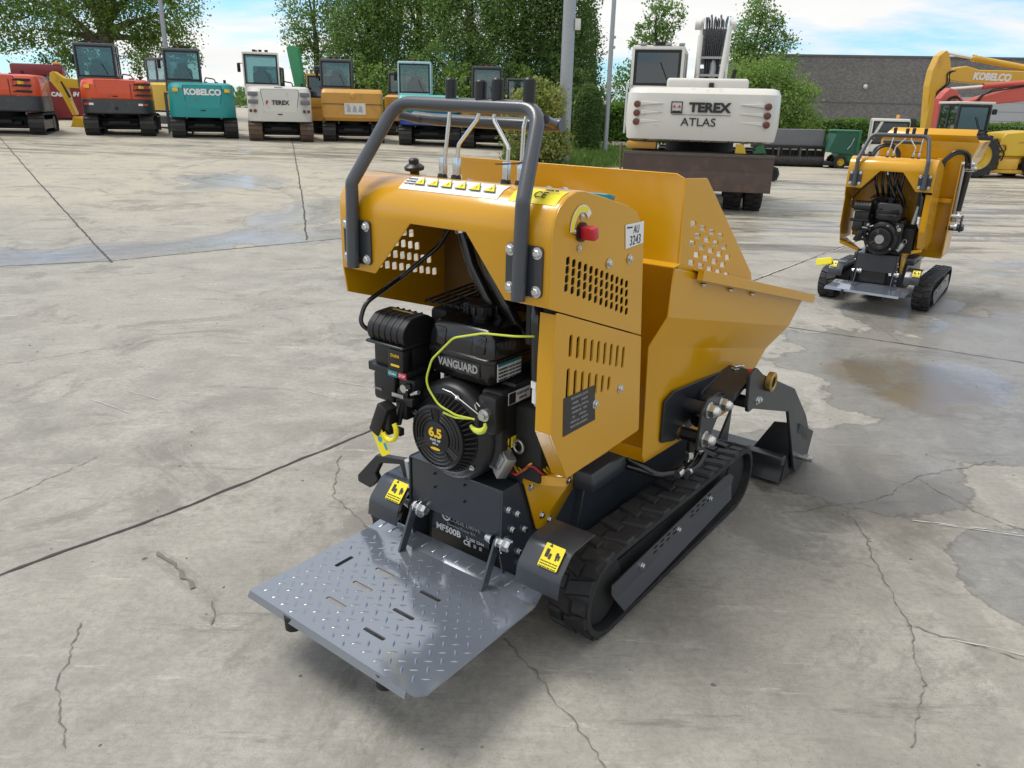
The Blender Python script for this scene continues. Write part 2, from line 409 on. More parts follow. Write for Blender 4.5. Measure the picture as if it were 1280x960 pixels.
    rg = N('ShaderNodeMix'); rg.data_type = 'FLOAT'; L(wet, rg.inputs[0]); L(ramp(mid, .3, .7, .62, .82), rg.inputs[2]); rg.inputs[3].default_value = .36
    rg2 = N('ShaderNodeMix'); rg2.data_type = 'FLOAT'; L(deep, rg2.inputs[0]); L(rg.outputs[0], rg2.inputs[2]); rg2.inputs[3].default_value = .26
    L(rg2.outputs[0], b.inputs['Roughness'])
    hh = math_('ADD', math_('MULTIPLY', fine, .5), math_('ADD', math_('MULTIPLY', grit, .25), math_('MULTIPLY', mid, .6)))
    bp = N('ShaderNodeBump'); L(hh, bp.inputs['Height']); bp.inputs['Distance'].default_value = .012
    L(math_('SUBTRACT', .5, math_('MULTIPLY', deep, .47)), bp.inputs['Strength'])
    L(bp.outputs[0], b.inputs['Normal'])
    return m
xs = sorted(set([-400, -150, -80, -50, -35] + [x * 1.0 for x in range(-28, 29)] + [35, 50, 80, 150, 400]))
ys = sorted(set([-60, -20, -6] + [y * .75 for y in range(-4, 50)] + [40, 46, 54, 70, 110, 200, 600]))
b = MB()
b.faces([(x, y, gz(x, y)) for y in ys for x in xs],
        [(j * len(xs) + i, j * len(xs) + i + 1, (j + 1) * len(xs) + i + 1, (j + 1) * len(xs) + i) for j in range(len(ys) - 1) for i in range(len(xs) - 1)])
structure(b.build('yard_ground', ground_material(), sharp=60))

mat('joint_tar', (.045, .042, .037), .75, var=.3, vscale=30)
mat('crack_dark', (.15, .14, .122), .85, var=.3, vscale=30)
mat('scrape_pale', (.48, .47, .44), .8, var=.2, vscale=30)
def strip(name, pts, w, m, jit=0.01, step=.05, dz=.004, wj=.4, seed=1):
    rnd = random.Random(seed); b = MB(); rows = []
    off = 0
    for (ax, ay), (bx, by) in zip(pts, pts[1:]):
        n = max(2, int(math.hypot(bx - ax, by - ay) / step)); dx, dy = bx - ax, by - ay; ln = math.hypot(dx, dy); nx, ny = -dy / ln, dx / ln
        for k in range(n):
            t = k / n; off = off * .7 + rnd.uniform(-1, 1) * jit
            cx, cy = ax + dx * t + nx * off, ay + dy * t + ny * off
            ww = w * (1 + rnd.uniform(-wj, wj)) / 2
            rows.append(((cx + nx * ww, cy + ny * ww), (cx - nx * ww, cy - ny * ww)))
    v = []; f = []
    for i, (p, q) in enumerate(rows):
        v += [(p[0], p[1], gz(*p) + dz), (q[0], q[1], gz(*q) + dz)]
        if i: f.append((2 * i - 2, 2 * i - 1, 2 * i + 1, 2 * i))
    b.faces(v, f)
    return structure(b.build(name, m, smooth=False))
# ---------------------------------------------------------------- tracked mini dumper
def lerp(a, b, t): return a + (b - a) * t
def belt_path(y0, y1, zr, zf, rr, rf, n=10):
    """closed loop (y, z) of a belt round a rear wheel (y0, zr, rr) and a front wheel (y1, zf, rf), flat on the ground at z=0"""
    pts = []
    for k in range(n + 1):
        a = R(270 - 180 * k / n); pts.append((y0 + rr * math.cos(a), zr + rr * math.sin(a)))
    for k in range(n + 1):
        a = R(90 - 180 * k / n); pts.append((y1 + rf * math.cos(a), zf + rf * math.sin(a)))
    return pts
def resample(pts, step):
    P = pts + [pts[0]]; d = [0]
    for a, b in zip(P, P[1:]): d.append(d[-1] + math.hypot(b[0] - a[0], b[1] - a[1]))
    n = int(d[-1] / step); out = []
    for k in range(n):
        s = d[-1] * k / n; i = max(j for j in range(len(d)) if d[j] <= s + 1e-9); i = min(i, len(P) - 2)
        t = (s - d[i]) / max(1e-9, d[i + 1] - d[i]); out.append((lerp(P[i][0], P[i + 1][0], t), lerp(P[i][1], P[i + 1][1], t)))
    return out
def track_belt(name, x0, x1, path, th, parent, m, lug=0.022, pitch=0.062, lugs=True):
    b = MB(); n = len(path); nm = []
    for i in range(n):
        a = path[i - 1]; c = path[(i + 1) % n]; t = Vector((c[0] - a[0], c[1] - a[1])).normalized(); nm.append((-t.y, t.x))
    cx = sum(p[0] for p in path) / n; cz = sum(p[1] for p in path) / n
    if (path[0][0] - cx) * nm[0][0] + (path[0][1] - cz) * nm[0][1] < 0: nm = [(-q[0], -q[1]) for q in nm]
    secs = []
    lg = lug if lugs else 0
    for p, q in zip(path, nm):
        o = (p[0] - q[0] * lg, p[1] - q[1] * lg); i_ = (o[0] - q[0] * th, o[1] - q[1] * th)
        secs.append([(x0, o[0], o[1]), (x1, o[0], o[1]), (x1, i_[0], i_[1]), (x0, i_[0], i_[1])])
    secs.append(secs[0]); b.loft(secs, True, False)
    bmesh.ops.remove_doubles(b.bm, verts=b.bm.verts, dist=1e-5)
    if lugs:
        fine = resample(path, pitch); N = len(fine); w = x1 - x0; mid = (x0 + x1) / 2
        for i in range(N):
            p = Vector(fine[i]); a = Vector(fine[i - 1]); c = Vector(fine[(i + 1) % N]); t = (c - a).normalized(); q = Vector((-t.y, t.x))
            if (p.x - cx) * q.x + (p.y - cz) * q.y < 0: q = -q
            side = 1 if i % 2 else -1
            xa = mid - side * w * 0.08; xb = mid + side * w * 0.495; xs_ = sorted((xa, xb))
            for (u0, u1, tl, sk) in ((xs_[0], xs_[1], pitch * 0.58, 0.012 * side),):
                base = p - q * (lug + .002); top = p
                v = []
                for zz, hw, ins in ((base, tl * .70, 0), (top, tl * .54, .005)):
                    for (xx, s0) in ((u0 + ins, -1), (u1 - ins, 1)):
                        for dd in (-1, 1):
                            pt = zz + t * (dd * hw + sk * s0); v.append((xx, pt.x, pt.y))
                b.faces(v, [(0, 1, 3, 2), (4, 6, 7, 5), (0, 4, 5, 1), (2, 3, 7, 6), (0, 2, 6, 4), (1, 5, 7, 3)])
            # shallow tread block on the other half
            xs2 = sorted((mid - side * w * .46, mid - side * w * .14)); base = p - q * (lug + .002); top = p - q * lug * .35
            v = []
            for zz, hw in ((base, pitch * .42), (top, pitch * .30)):
                for xx in xs2:
                    for dd in (-1, 1):
                        pt = zz + t * dd * hw; v.append((xx, pt.x, pt.y))
            b.faces(v, [(0, 1, 3, 2), (4, 6, 7, 5), (0, 4, 5, 1), (2, 3, 7, 6), (0, 2, 6, 4), (1, 5, 7, 3)])
    return b.build(name, m, parent, sharp=28)

def tread_lens(b, cx, cy, z, ang, ln=.034, wd=.0095, h=.0022, nrm=None):
    c, s = math.cos(ang), math.sin(ang); ring = []; n = 5
    side = []
    for k in range(n + 1):
        u = -1 + 2 * k / n; side.append((u * ln / 2, wd / 2 * (1 - u * u)))
    up = side; dn = [(u, -w) for u, w in side[::-1]][1:-1]
    pts = up + dn
    f = nrm or (lambda x, y, hh: (x, y, z + hh))
    vs = [f(cx + u * c - w * s, cy + u * s + w * c, 0) for u, w in pts]
    mids = [f(cx + u * c * .8, cy + u * s * .8, h) for u in (-ln * .3, 0, ln * .3)]
    m = len(pts); a = vs + mids
    fc = []
    for k in range(m):
        j = (k + 1) % m; u = (pts[k][0] + pts[j][0]) / 2
        tgt = m + (0 if u < -ln * .2 else 2 if u > ln * .2 else 1)
        fc.append((k, j, tgt))
    def tg(i):
        u = pts[i][0] + pts[(i + 1) % m][0]; u /= 2
        return m + (0 if u < -ln * .2 else 2 if u > ln * .2 else 1)
    for k in range(m):
        t0, t1 = tg(k - 1), tg(k)
        if t0 != t1: fc.append((k, t1, t0))
    b.faces(a, fc)

def slots_panel(cor, rows, cols, w, h):
    """rounded holes on a grid inside a quad TL, TR, BR, BL"""
    out = []
    for r in range(rows):
        for c in range(cols):
            u = (c + .5) / cols; v = (r + .5) / rows
            x = lerp(lerp(cor[0][0], cor[1][0], u), lerp(cor[3][0], cor[2][0], u), v)
            y = lerp(lerp(cor[0][1], cor[1][1], u), lerp(cor[3][1], cor[2][1], u), v)
            out.append(rrect(x, y, w, h, min(w, h) * .3, 2))
    return out

def sticker(name, poly, Mx, m, parent): return MB().prism(poly, Mx, 0.0008, 0.0016).build(name, m, parent, smooth=False)

def wrap_decal(name, x0, x1, prof, m, parent, off=.0040):
    """a sticker that follows the rolled top of the hood"""
    n = len(prof); vs = []
    for i, (y, z) in enumerate(prof):
        a = prof[max(0, i - 1)]; c = prof[min(n - 1, i + 1)]; t = Vector((c[0] - a[0], c[1] - a[1])).normalized()
        for x in (x0, x1): vs.append((x, y - t.y * off, z + t.x * off))
    return MB().faces(vs, [(2 * i, 2 * i + 1, 2 * i + 3, 2 * i + 2) for i in range(n - 1)]).build(name, m, parent, sharp=60)
def dumper(label, loc, yaw, second=False):
    root = thing('mini_dumper', label, 'mini dumper', loc, yaw, 'yellow tracked mini dumpers')
    Y, G = 'yellow_paint', 'grey_paint'
    W = .396
    # --- hood: front skirt with a trapezoid opening, rolled top
    prof = [(-.032, 1.325), (-.032, 1.352), (-.024, 1.385), (-.004, 1.413), (.028, 1.435), (.07, 1.447), (.11, 1.445), (.22, 1.420), (.35, 1.388), (.40, 1.370), (.432, 1.335), (.455, 1.28)]
    hx = [-W, -.098, .113, W]
    b = MB(); v = [(x, y, z) for y, z in prof for x in hx]
    f = [(4 * j + i, 4 * j + i + 1, 4 * j + i + 5, 4 * j + i + 4) for j in range(len(prof) - 1) for i in range(3)]
    n0 = len(v); v += [(-W, -.032, 1.158), (-.25, -.032, 1.158), (.252, -.032, 1.158), (W, -.032, 1.158)]
    f += [(n0, n0 + 1, 1, 0), (n0 + 2, n0 + 3, 3, 2)]
    hood = b.faces(v, f).build('hood', Y, root, solid=.005, sharp=35, bevel=.0025)
    # --- upper side cover with four rows of slots
    up = [(-.032, 1.158), (-.032, 1.352), (-.024, 1.385), (-.004, 1.413), (.028, 1.435), (.07, 1.447), (.11, 1.445), (.22, 1.420), (.35, 1.388), (.40, 1.370), (.432, 1.335), (.456, 1.28), (.491, .976)]
    quad = [(.030, 1.290), (.385, 1.168), (.402, 1.052), (.026, 1.196)]
    b = MB().sheet(up, slots_panel(quad, 4, 12, .0205, .0235), .002, frame((W + .001, 0, 0), *RIGHT), .001)
    b.b2(W - .03, W - .002, .47, .474, 1.0, 1.25)
    cov = b.build('side_cover', Y, root, sharp=30)
    # --- left cover with square perforations, seen through the engine bay
    sq = []
    for r_ in range(4):
        for c_ in range(11):
            yy = .075 + c_ * .033 + r_ * -.006; zz = 1.280 - r_ * .039 - c_ * .0080 * (0 if second else 1)
            if c_ > 6 + r_ * 1.5 or (r_ == 3 and c_ == 0): continue
            sq.append(rrect(-yy, zz, .024, .027, .005, 2))
    upl = [(-p[0], p[1]) for p in up[:-2]] + [(-.456, 1.28), (-.44, .935), (.02, 1.078)]
    b = MB().sheet(upl, sq, .004, frame((-W - .001, 0, 0), *LEFT), .001)
    b.build('side_cover', Y, root, sharp=30)
    # --- lower side cover with louvre slots
    lo = fillet([(.003, 1.140), (.492, .969), (.531, .633), (.093, .622), (-.002, .792), (-.002, 1.0)], [.004, .008, .01, .01, .01, 0], 3)
    hol = []
    for k in range(9):
        t = k / 8; y = lerp(.077, .383, t); top = lerp(1.066, .962, t); bot = lerp(1.000, .890, t)
        hol.append(rrect(y, (top + bot) / 2, .0185, top - bot, .008, 3))
    for k in range(7):
        t = k / 8; y = lerp(.072, .383, t); top = lerp(.970, .856, t); bot = lerp(.862, .838, k / 6)
        if top - bot > .016: hol.append(rrect(y, (top + bot) / 2, .0185, top - bot, .008, 3))
    b = MB().sheet(lo, hol, .004, frame((W + .001, 0, 0), *RIGHT), .001)
    b.prism([(.003, 1.135), (-.002, 1.0), (-.002, .792), (.003, .792)], frame((W - .052, 0, 0), *RIGHT), 0, .0505)
    # bent-in rear flange and its sloping foot
    b.loft([[(W - .002, -.003, .792), (W - .052, -.003, .792), (W - .052, .001, .792), (W - .002, .001, .792)],
            [(W - .002, .092, .622), (W - .052, .092, .622), (W - .052, .096, .622), (W - .002, .096, .622)]])
    b.build('lower_side_cover', Y, root, sharp=30, bevel=.002)
    if second:
        lol = [(-p[0], p[1]) for p in lo]
        b = MB().sheet(lol, [], .004, frame((-W - .001, 0, 0), *LEFT), .001); b.build('lower_side_cover', Y, root, sharp=30)
    # --- bulkhead behind the engine
    b = MB().b2(-.37, .30, .46, .572, .64, 1.17).build('gap_shade_box', Y, root, bevel=.006); MB().b2(.27, .372, .04, .42, 1.02, 1.31, .006).build('slot_shade_box', 'black_matt', root)  # unseen boxes added: one darkens the skip gap, one the cover slots
    b = MB().b2(-.25, W - .01, .452, .456, .62, .95); b.b2(-.02, .02, .40, .451, .9, 1.3); b.build('bulkhead', Y, root); MB().b2(-W, W - .003, .440, .444, .93, 1.34).build('bulkhead_upper', 'bay_shade_brown' if not second else Y, root)  # main dumper's upper panel has the bay shade painted in
    # --- foot flange and gusset that carry the covers on the frame
    for s in ((1,) if not second else (1, -1)):
        gp = fillet([(.128, .548), (.56, .498), (.305, .305), (.214, .326)], .012, 3)
        b = MB().sheet(gp, [], .006, frame((.215, 0, 0), *RIGHT) if s > 0 else frame((-.215, 0, 0), (0, 1, 0), (0, 0, 1)))
        b.faces([(s * .212, .13, .553), (s * .396, .093, .622), (s * .396, .36, .622), (s * .212, .42, .492)], [(0, 1, 2, 3)])
        b.loft([[(s * .395, .090, .622), (s * .395, .090, .594), (s * .395, .094, .594), (s * .395, .094, .622)], [(s * .208, .126, .560), (s * .208, .126, .530), (s * .208, .130, .530), (s * .208, .130, .560)]]); g = b.build('gusset', Y, root, solid=.003)
        for (y, z) in ((.165, .505), (.235, .37), (.28, .335), (.27, .50), (.39, .44)): bolt(root, (s * .219, y, z), (s, 0, 0), .0095)
    # --- handle loop on two plates
    hb = [(-.318, -.062, 1.172), (-.318, -.052, 1.425), (-.262, .088, 1.650), (.262, .088, 1.650), (.318, -.052, 1.425), (.318, -.062, 1.172)]
    if not second: hb = [(p[0], p[1], p[2] + (.004 if p[0] < 0 else -.004) * (p[2] > 1.5)) for p in hb]
    pth = fillet(hb, [0, .02, .075, .075, .02, 0], 8, closed=False)
    MB().tube(pth, .0195, 16).build('handle_loop', 'bar_grey', root, sharp=60)
    for s in (-1, 1):
        b = MB(); Mx = frame((s * .318, -.0345, 1.249), *REAR)
        b.prism(rrect(0, 0, .118, .134, .012), Mx, 0, .008); b.b2(s * .318 - .006, s * .318 + .006, -.058, -.043, 1.195, 1.30)
        pl = b.build('handle_plate', G, root, bevel=.0015)
        for dx in (-.043, .043):
            for dz in (-.05, .05): bolt(root, (s * .318 + dx, -.043, 1.249 + dz), (0, -1, 0), .011)
    gp_ = fillet([(-.285, .185, 1.612), (-.20, .185, 1.607), (.20, .185, 1.603), (.268, .185, 1.606)], .02, 4, False) if not second else [(-.16, .185, 1.59), (.2, .185, 1.59)]
    MB().tube(gp_, .0175, 14).build('grip_bar', 'bar_grey', root, sharp=60)
    for s in (-1, 1): MB().tube([(s * .25, .185, 1.604), (s * .272, .10, 1.62)], .012, 10).build('grip_bar_stay', 'bar_grey', root, sharp=60)
    # --- control levers
    lv = [[(-.083, .09, 1.447), (-.07, .09, 1.522), (-.051, .092, 1.655), (-.05, .092, 1.708)],
          [(-.03, .09, 1.447), (-.02, .09, 1.545), (.05, .09, 1.616), (.06, .09, 1.650), (.061, .09, 1.708)],
          [(.152, .09, 1.447), (.160, .09, 1.545), (.106, .09, 1.616), (.117, .09, 1.655), (.119, .09, 1.706)],
          [(.202, .09, 1.447), (.209, .09, 1.597), (.222, .092, 1.655), (.223, .092, 1.706)]]
    for p in lv:
        q = fillet(p, .018, 4, False)
        l = MB().tube(q, .0058, 10).build('control_lever', 'chrome', root, sharp=60)
        c = MB(); c.box((p[0][0] + .003, .09, 1.483), (.019, .019, .05), None, .003); c.cyl((p[0][0] + .003, .0795, 1.487), (p[0][0] + .003, .0806, 1.487), .006)
        c.build('lever_clevis', 'zinc', l); MB().cyl((p[0][0], .09, 1.444), (p[0][0], .09, 1.460), .017, .013, 14).build('lever_boot', 'black_plastic', l)
        a, e = Vector(p[-2]), Vector(p[-1]); d = (e - a).normalized()
        MB().lathe([(.0125, -.012), (.0155, -.008), (.0165, .05), (.0165, .062), (.0135, .066)], a, d, 16).build('lever_grip', 'black_plastic', l)
    MB().tube([(.125, .078, 1.50), (.19, .074, 1.505), (.232, .078, 1.512)], .0018, 6).build('cable_tie', 'black_matt', root)
    # --- filler cap knob on the hood
    b = MB().lathe([(.014, 0), (.015, .02), (.03, .024), (.032, .034), (.022, .042), (.016, .044), (.016, .056), (.011, .06)], (-.262, .16, 1.432), (0, -.1, 1), 18); b.build('filler_cap', 'black_plastic', root, sharp=40)
    b = MB().prism(rrect(0, 0, .085, .04, .01), frame((.335, .29, 1.407), (1, 0, 0), (0, 1, -.23)), 0, .016); b.build('spirit_level', 'teal_plastic', root, bevel=.003)
    for (x, y) in ((-.02, .14), (.10, .14), (.262, .14), (.31, .15)): bolt(root, (x, y, 1.437), (0, .2, 1), .009)
    # --- decals on the hood
    tt = frame((.012, .024, 1.4345), (1, 0, .0), (0, .86, .51)); DP = [(-.002, 1.414), (.012, 1.4245), (.028, 1.435), (.049, 1.4415), (.058, 1.444)]
    if not second:
        st = wrap_decal('warning_decal', -.172, .196, DP, 'white_sticker', root)
        st['label'] = 'white strip with six yellow warning triangles'
        for k in range(6):
            x = -.115 + k * .052
            q = frame(tt @ V(x, .002, .0040), tt.to_3x3() @ V(1, 0, 0), tt.to_3x3() @ V(0, 1, 0))
            sticker('warning_triangle', [(-.021, -.015), (.021, -.015), (0, .019)], q, 'ink', st)
            q2 = frame(tt @ V(x, .002, .0046), tt.to_3x3() @ V(1, 0, 0), tt.to_3x3() @ V(0, 1, 0))
            sticker('warning_triangle', [(-.0175, -.0128), (.0175, -.0128), (0, .0155)], q2, 'yellow_sticker', st)
            q3 = frame(tt @ V(x, -.002, .0068), tt.to_3x3() @ V(1, 0, 0), tt.to_3x3() @ V(0, 1, 0))
            text('pictogram', '!', .016, q3, 'ink', st)
        for k in range(3):
            q = frame(tt @ V(-.157, .012 - k * .011, .0042), tt.to_3x3() @ V(1, 0, 0), tt.to_3x3() @ V(0, 1, 0)); text('lettering', 'WARNING' if k == 0 else 'read manual', .008, q, 'ink', st)
        ty = frame((.315, .024, 1.4345), (1, 0, 0), (0, .86, .51))
        st = wrap_decal('noise_decal', .232, .384, DP, 'yellow_sticker', root)
        for (bt, dx, dy, sz) in (('CE', .005, -.002, .034), ('MODEL 500', .03, .019, .008), ('S/N', -.035, .005, .009), ('kW  kg', -.03, -.014, .009)):
            q = frame(ty @ V(dx, dy, .0042), ty.to_3x3() @ V(1, 0, 0), ty.to_3x3() @ V(0, 1, 0)); text('lettering', bt, sz, q @ Matrix.Translation((0, 0, .001)), 'ink', st)
        # right side: throttle dial, stickers
        X = W + .0048
        dl = MB(); dl.lathe([(.026, 0), (.026, .006)], (X, .098, 1.343), (1, 0, 0), 20); dl.build('throttle_dial', 'black_plastic', root)
        k = MB(); k.box((X + .026, .098, 1.343), (.045, .026, .036), Matrix.Rotation(R(14), 4, 'X'), .006); k.build('throttle_knob', 'red_plastic', root)
        for (y, z) in ((.098, 1.384), (.064, 1.347), (.092, 1.300)): bolt(root, (X, y, z), (1, 0, 0), .006, .005)
        arc = [(.098 + .055 * math.cos(R(a)), 1.352 + .062 * math.sin(R(a))) for a in range(35, 186, 10)] + [(.098 + .036 * math.cos(R(a)), 1.352 + .042 * math.sin(R(a))) for a in range(185, 34, -10)]
        st = sticker('throttle_scale', arc, frame((X, 0, 0), *RIGHT), 'white_sticker', root)
        arc2 = [(.098 + .052 * math.cos(R(a)), 1.352 + .059 * math.sin(R(a))) for a in range(55, 186, 10)] + [(.098 + .039 * math.cos(R(a)), 1.352 + .045 * math.sin(R(a))) for a in range(185, 54, -10)]
        sticker('scale_band', arc2, frame((X + .001, 0, 0), *RIGHT), 'yellow_sticker', st)
        st = sticker('stock_label', [(.346, 1.267), (.452, 1.273), (.446, 1.338), (.335, 1.338)], frame((X - .001, 0, 0), *RIGHT), 'white_sticker', root)
        text('handwriting', 'AU', .034, frame((X + .001, .402, 1.318), (0, 1, .02), (0, 0, 1)), 'ink', st, sx=.75)
        text('handwriting', '3243', .04, frame((X + .001, .40, 1.287), (0, 1, .02), (0, 0, 1)), 'ink', st, sx=.85)
        text('lettering', 'Nummer', .009, frame((X + .001, .362, 1.328), *RIGHT), 'ink', st)
        dp = sticker('data_plate', [(.058, .766), (.234, .765), (.218, .880), (.052, .885)], frame((X - .001, 0, 0), *RIGHT), 'silver_plate', root)
        text('lettering', 'TECHNICAL DATA', .011, frame((X + .001, .135, .871), (0, 1, -.02), (0, 0, 1)), 'grey_ink', dp)
        for r_, s_ in enumerate(('MODEL      ENGINE', 'WEIGHT kg  LOAD kg', 'POWER kW   YEAR', 'S/N        HYDR bar', 'WIDTH mm   LENGTH', 'MADE FOR DUMPING')):
            text('lettering', s_, .0095, frame((X + .001, .14, .855 - r_ * .0145), (0, 1, -.02), (0, 0, 1)), 'grey_ink', dp)
        for (y, z) in ((.254, 1.238), (.374, 1.235), (.375, .826), (.226, .818)): bolt(root, (X, y, z), (1, 0, 0), .010)
    # --- engine (one part, its pieces below it)
    e = MB(); e.b2(-.10, .20, .10, .40, .56, .87, .02); e.b2(-.14, .22, .12, .38, .531, .57, .006); e.b2(.12, .203, .03, .20, .60, .855, .012); e.b2(-.2, .0, .2, .4, .7, .86, .03)
    eng = e.build('engine', 'black_plastic', root, sharp=30)
    cx, cz = .012, .690
    s = MB().lathe([(.165, .0), (.165, .10), (.155, .118), (.150, .122), (.142, .124), (.128, .130), (.124, .115)], (cx, .125, cz), (0, -1, 0), 40, True); s.build('fan_shroud', 'black_plastic', eng, sharp=30)
    s = MB()
    for k in range(44):
        a = 2 * math.pi * k / 44; c_, s_ = math.cos(a), math.sin(a)
        p0 = V(cx + c_ * .125, -.002, cz + s_ * .125); p1 = V(cx + c_ * .098, -.040, cz + s_ * .098)
        s.tube([p0, p1], .0028, 5)
    s.lathe([(.100, .0), (.104, .006), (.104, .016), (.096, .020)], (cx, -.032, cz), (0, -1, 0), 40, False)
    s.lathe([(.126, .0), (.126, .012), (.118, .012)], (cx, .006, cz), (0, -1, 0), 40, False)
    s.build('fan_grille', 'black_plastic', eng, sharp=40)
    MB().cyl((cx, -.005, cz), (cx, -.003, cz), .12, None, 32).build('grille_backing', 'dark_hole', eng)
    s = MB(); s.lathe([(.099, 0), (.099, .012), (.096, .015)], (cx, -.034, cz), (0, -1, 0), 40)
    s.lathe([(.052, .014), (.052, .019), (.048, .021)], (cx, -.034, cz), (0, -1, 0), 32)
    for a0 in (90, 210, 330):
        for (r_, w_) in ((.062, .0045), (.073, .0045), (.085, .004)):
            p = [(cx + r_ * math.cos(R(a)), -.0495, cz + r_ * math.sin(R(a))) for a in range(a0 + 14, a0 + 107, 7)]; s.tube(p, w_, 6)
        for da in (-5, 5):
            s.tube([(cx + .05 * math.cos(R(a0 + da)), -.049, cz + .05 * math.sin(R(a0 + da))), (cx + .098 * math.cos(R(a0 + da * .6)), -.049, cz + .098 * math.sin(R(a0 + da * .6)))], .0045, 6)
    cap = s.build('recoil_cover', 'black_plastic', eng, sharp=35)
    if not second:
        text('lettering', '6.5', .040, frame((cx, -.0562, cz + .016), *REAR), 'yellow_ink', cap, sx=1.1, bold=.0016)
        text('lettering', 'MAX HP', .0115, frame((cx, -.0562, cz - .008), *REAR), 'white_ink', cap)
        text('lettering', '208 cc', .009, frame((cx, -.0562, cz - .019), *REAR), 'white_ink', cap)
        el = [(.02 * math.cos(R(a)), .0045 * math.sin(R(a))) for a in range(0, 360, 20)]
        sticker('lettering_bar', el, frame((cx, -.0550, cz - .036), *REAR), 'yellow_ink', cap)
    else:
        MB().cyl((cx, -.055, cz), (cx, -.057, cz), .043, None, 28).build('recoil_badge', 'alu', cap)
    for a in (70, 165, 215, 320): bolt(eng, (cx + .137 * math.cos(R(a)), -.004, cz + .137 * math.sin(R(a))), (0, -1, 0), .006)
    # fuel tank
    x0, x1 = -.103, .163
    t = MB(); t.loft([[(q[0] * k_ + (x0 + x1) / 2, q[1] * k_ + .175, z) for q in rrect(0, 0, x1 - x0, .285, .03, 4)] for z, k_ in ((.862, .93), (.875, .98), (.93, 1.0), (.934, 1.035), (.944, 1.035), (.948, 1.0), (.99, .985), (1.018, .93), (1.03, .84))])
    for sx_ in (x0 + .055, x1 - .055): t.box((sx_, .046, .985), (.055, .035, .06), Matrix.Rotation(R(-12), 4, 'X'), .012)
    t.box((.03, .035, .905), (.17, .012, .045), None, .004)
    tk = t.build('fuel_tank', 'black_gloss', eng, sharp=34)
    c = MB().lathe([(.033, 0), (.033, .02), (.052, .024), (.054, .048), (.048, .054), (.02, .055)], (.018, .160, 1.025), (0, 0, 1), 28)
    for k in range(14): c.box((.018 + .054 * math.cos(k * .4488), .160 + .054 * math.sin(k * .4488), 1.06), (.014, .008, .028), Matrix.Rotation(k * .4488, 4, 'Z'), .002)
    c.build('fuel_cap', 'black_plastic', eng, sharp=40)
    text('lettering', 'VANGUARD', .034, frame((.030, .0280, .907), *REAR), 'grey_ink', tk, sx=.84, bold=.0012) if not second else None
    if not second:
        wl_ = sticker('warning_label', rrect(0, 0, .118, .062, .003), frame((.1640, .110, .908), *RIGHT), 'white_sticker', tk)
        sticker('label_band', [(-.057, .016), (.057, .016), (.057, .029), (-.057, .029)], frame((.1650, .110, .908), *RIGHT), 'teal_plastic', wl_)
        for k in range(4): text('lettering', 'WARNING read the manual', .0095, frame((.1672, .110, .914 - k * .011), *RIGHT), 'ink', wl_)
        sl = sticker('serial_label', rrect(0, 0, .11, .038, .002), frame((.2030, .112, .83), *RIGHT), 'white_sticker', eng)
        sticker('label_band', [(-.053, -.017), (-.02, -.017), (-.02, .017), (-.053, .017)], frame((.2040, .112, .83), *RIGHT), 'ink', sl)
        text('lettering', 'CODE DATE', .011, frame((.2062, .127, .838), *RIGHT), 'ink', sl); text('lettering', '1234 YG', .011, frame((.2062, .127, .822), *RIGHT), 'ink', sl)
        text('lettering', '!', .05, frame((.2060, .06, .685), *RIGHT), 'yellow_ink', eng); sticker('hot_decal', rrect(0, 0, .05, .036, .004), frame((.2030, .10, .685), *RIGHT), 'yellow_sticker', eng)
    # air cleaner
    ax0, ax1 = -.283, -.125
    a = MB()
    pf = fillet([(-.045, .945), (-.05, .995), (-.012, 1.030), (.06, 1.034), (.10, 1.01), (.11, .945)], .04, 6)
    a.prism(pf, frame((ax0, 0, 0), *RIGHT), 0, ax1 - ax0)
    a.b2(ax0 - .004, ax1 + .004, -.055, .115, .938, .948, .004)
    for k in range(5): a.tube(fillet([(ax0 + .025 + k * .026, -.046, .955), (ax0 + .025 + k * .026, -.049, .993), (ax0 + .025 + k * .026, -.012, 1.029), (ax0 + .025 + k * .026, .07, 1.030)], .035, 6, False), .0045, 6)
    ac = a.build('air_cleaner', 'black_plastic', eng, sharp=30, bevel=.004)
    a = MB(); a.b2(-.272, -.128, -.035, .10, .862, .938, .012); a.b2(-.195, -.128, -.048, .0, .865, .935, .006)
    a.b2(-.278, -.120, -.045, .11, .842, .866, .006); a.b2(-.275, -.175, -.04, .10, .745, .845, .014); a.b2(-.305, -.272, -.03, .01, .835, .865, .004)
    a.build('air_box', 'black_plastic', ac, sharp=30)
    a = MB(); a.b2(-.17, -.10, -.03, .1, .77, .842, .01); a.cyl((-.13, -.05, .80), (-.13, .02, .80), .022); a.b2(-.155, -.085, -.055, -.02, .762, .79, .005); a.cyl((-.145, -.03, .77), (-.175, -.03, .68), .012); a.b2(-.18, -.13, -.035, .06, .70, .77, .008)
    cb_ = a.build('carburettor', 'black_plastic', eng, sharp=30)
    a = MB(); a.cyl((-.118, -.06, .82), (-.118, -.04, .82), .013); a.cyl((-.1, -.04, .8), (-.07, -.04, .815), .007); a.box((-.145, -.055, .79), (.05, .006, .012)); a.build('choke_linkage', 'zinc', eng)
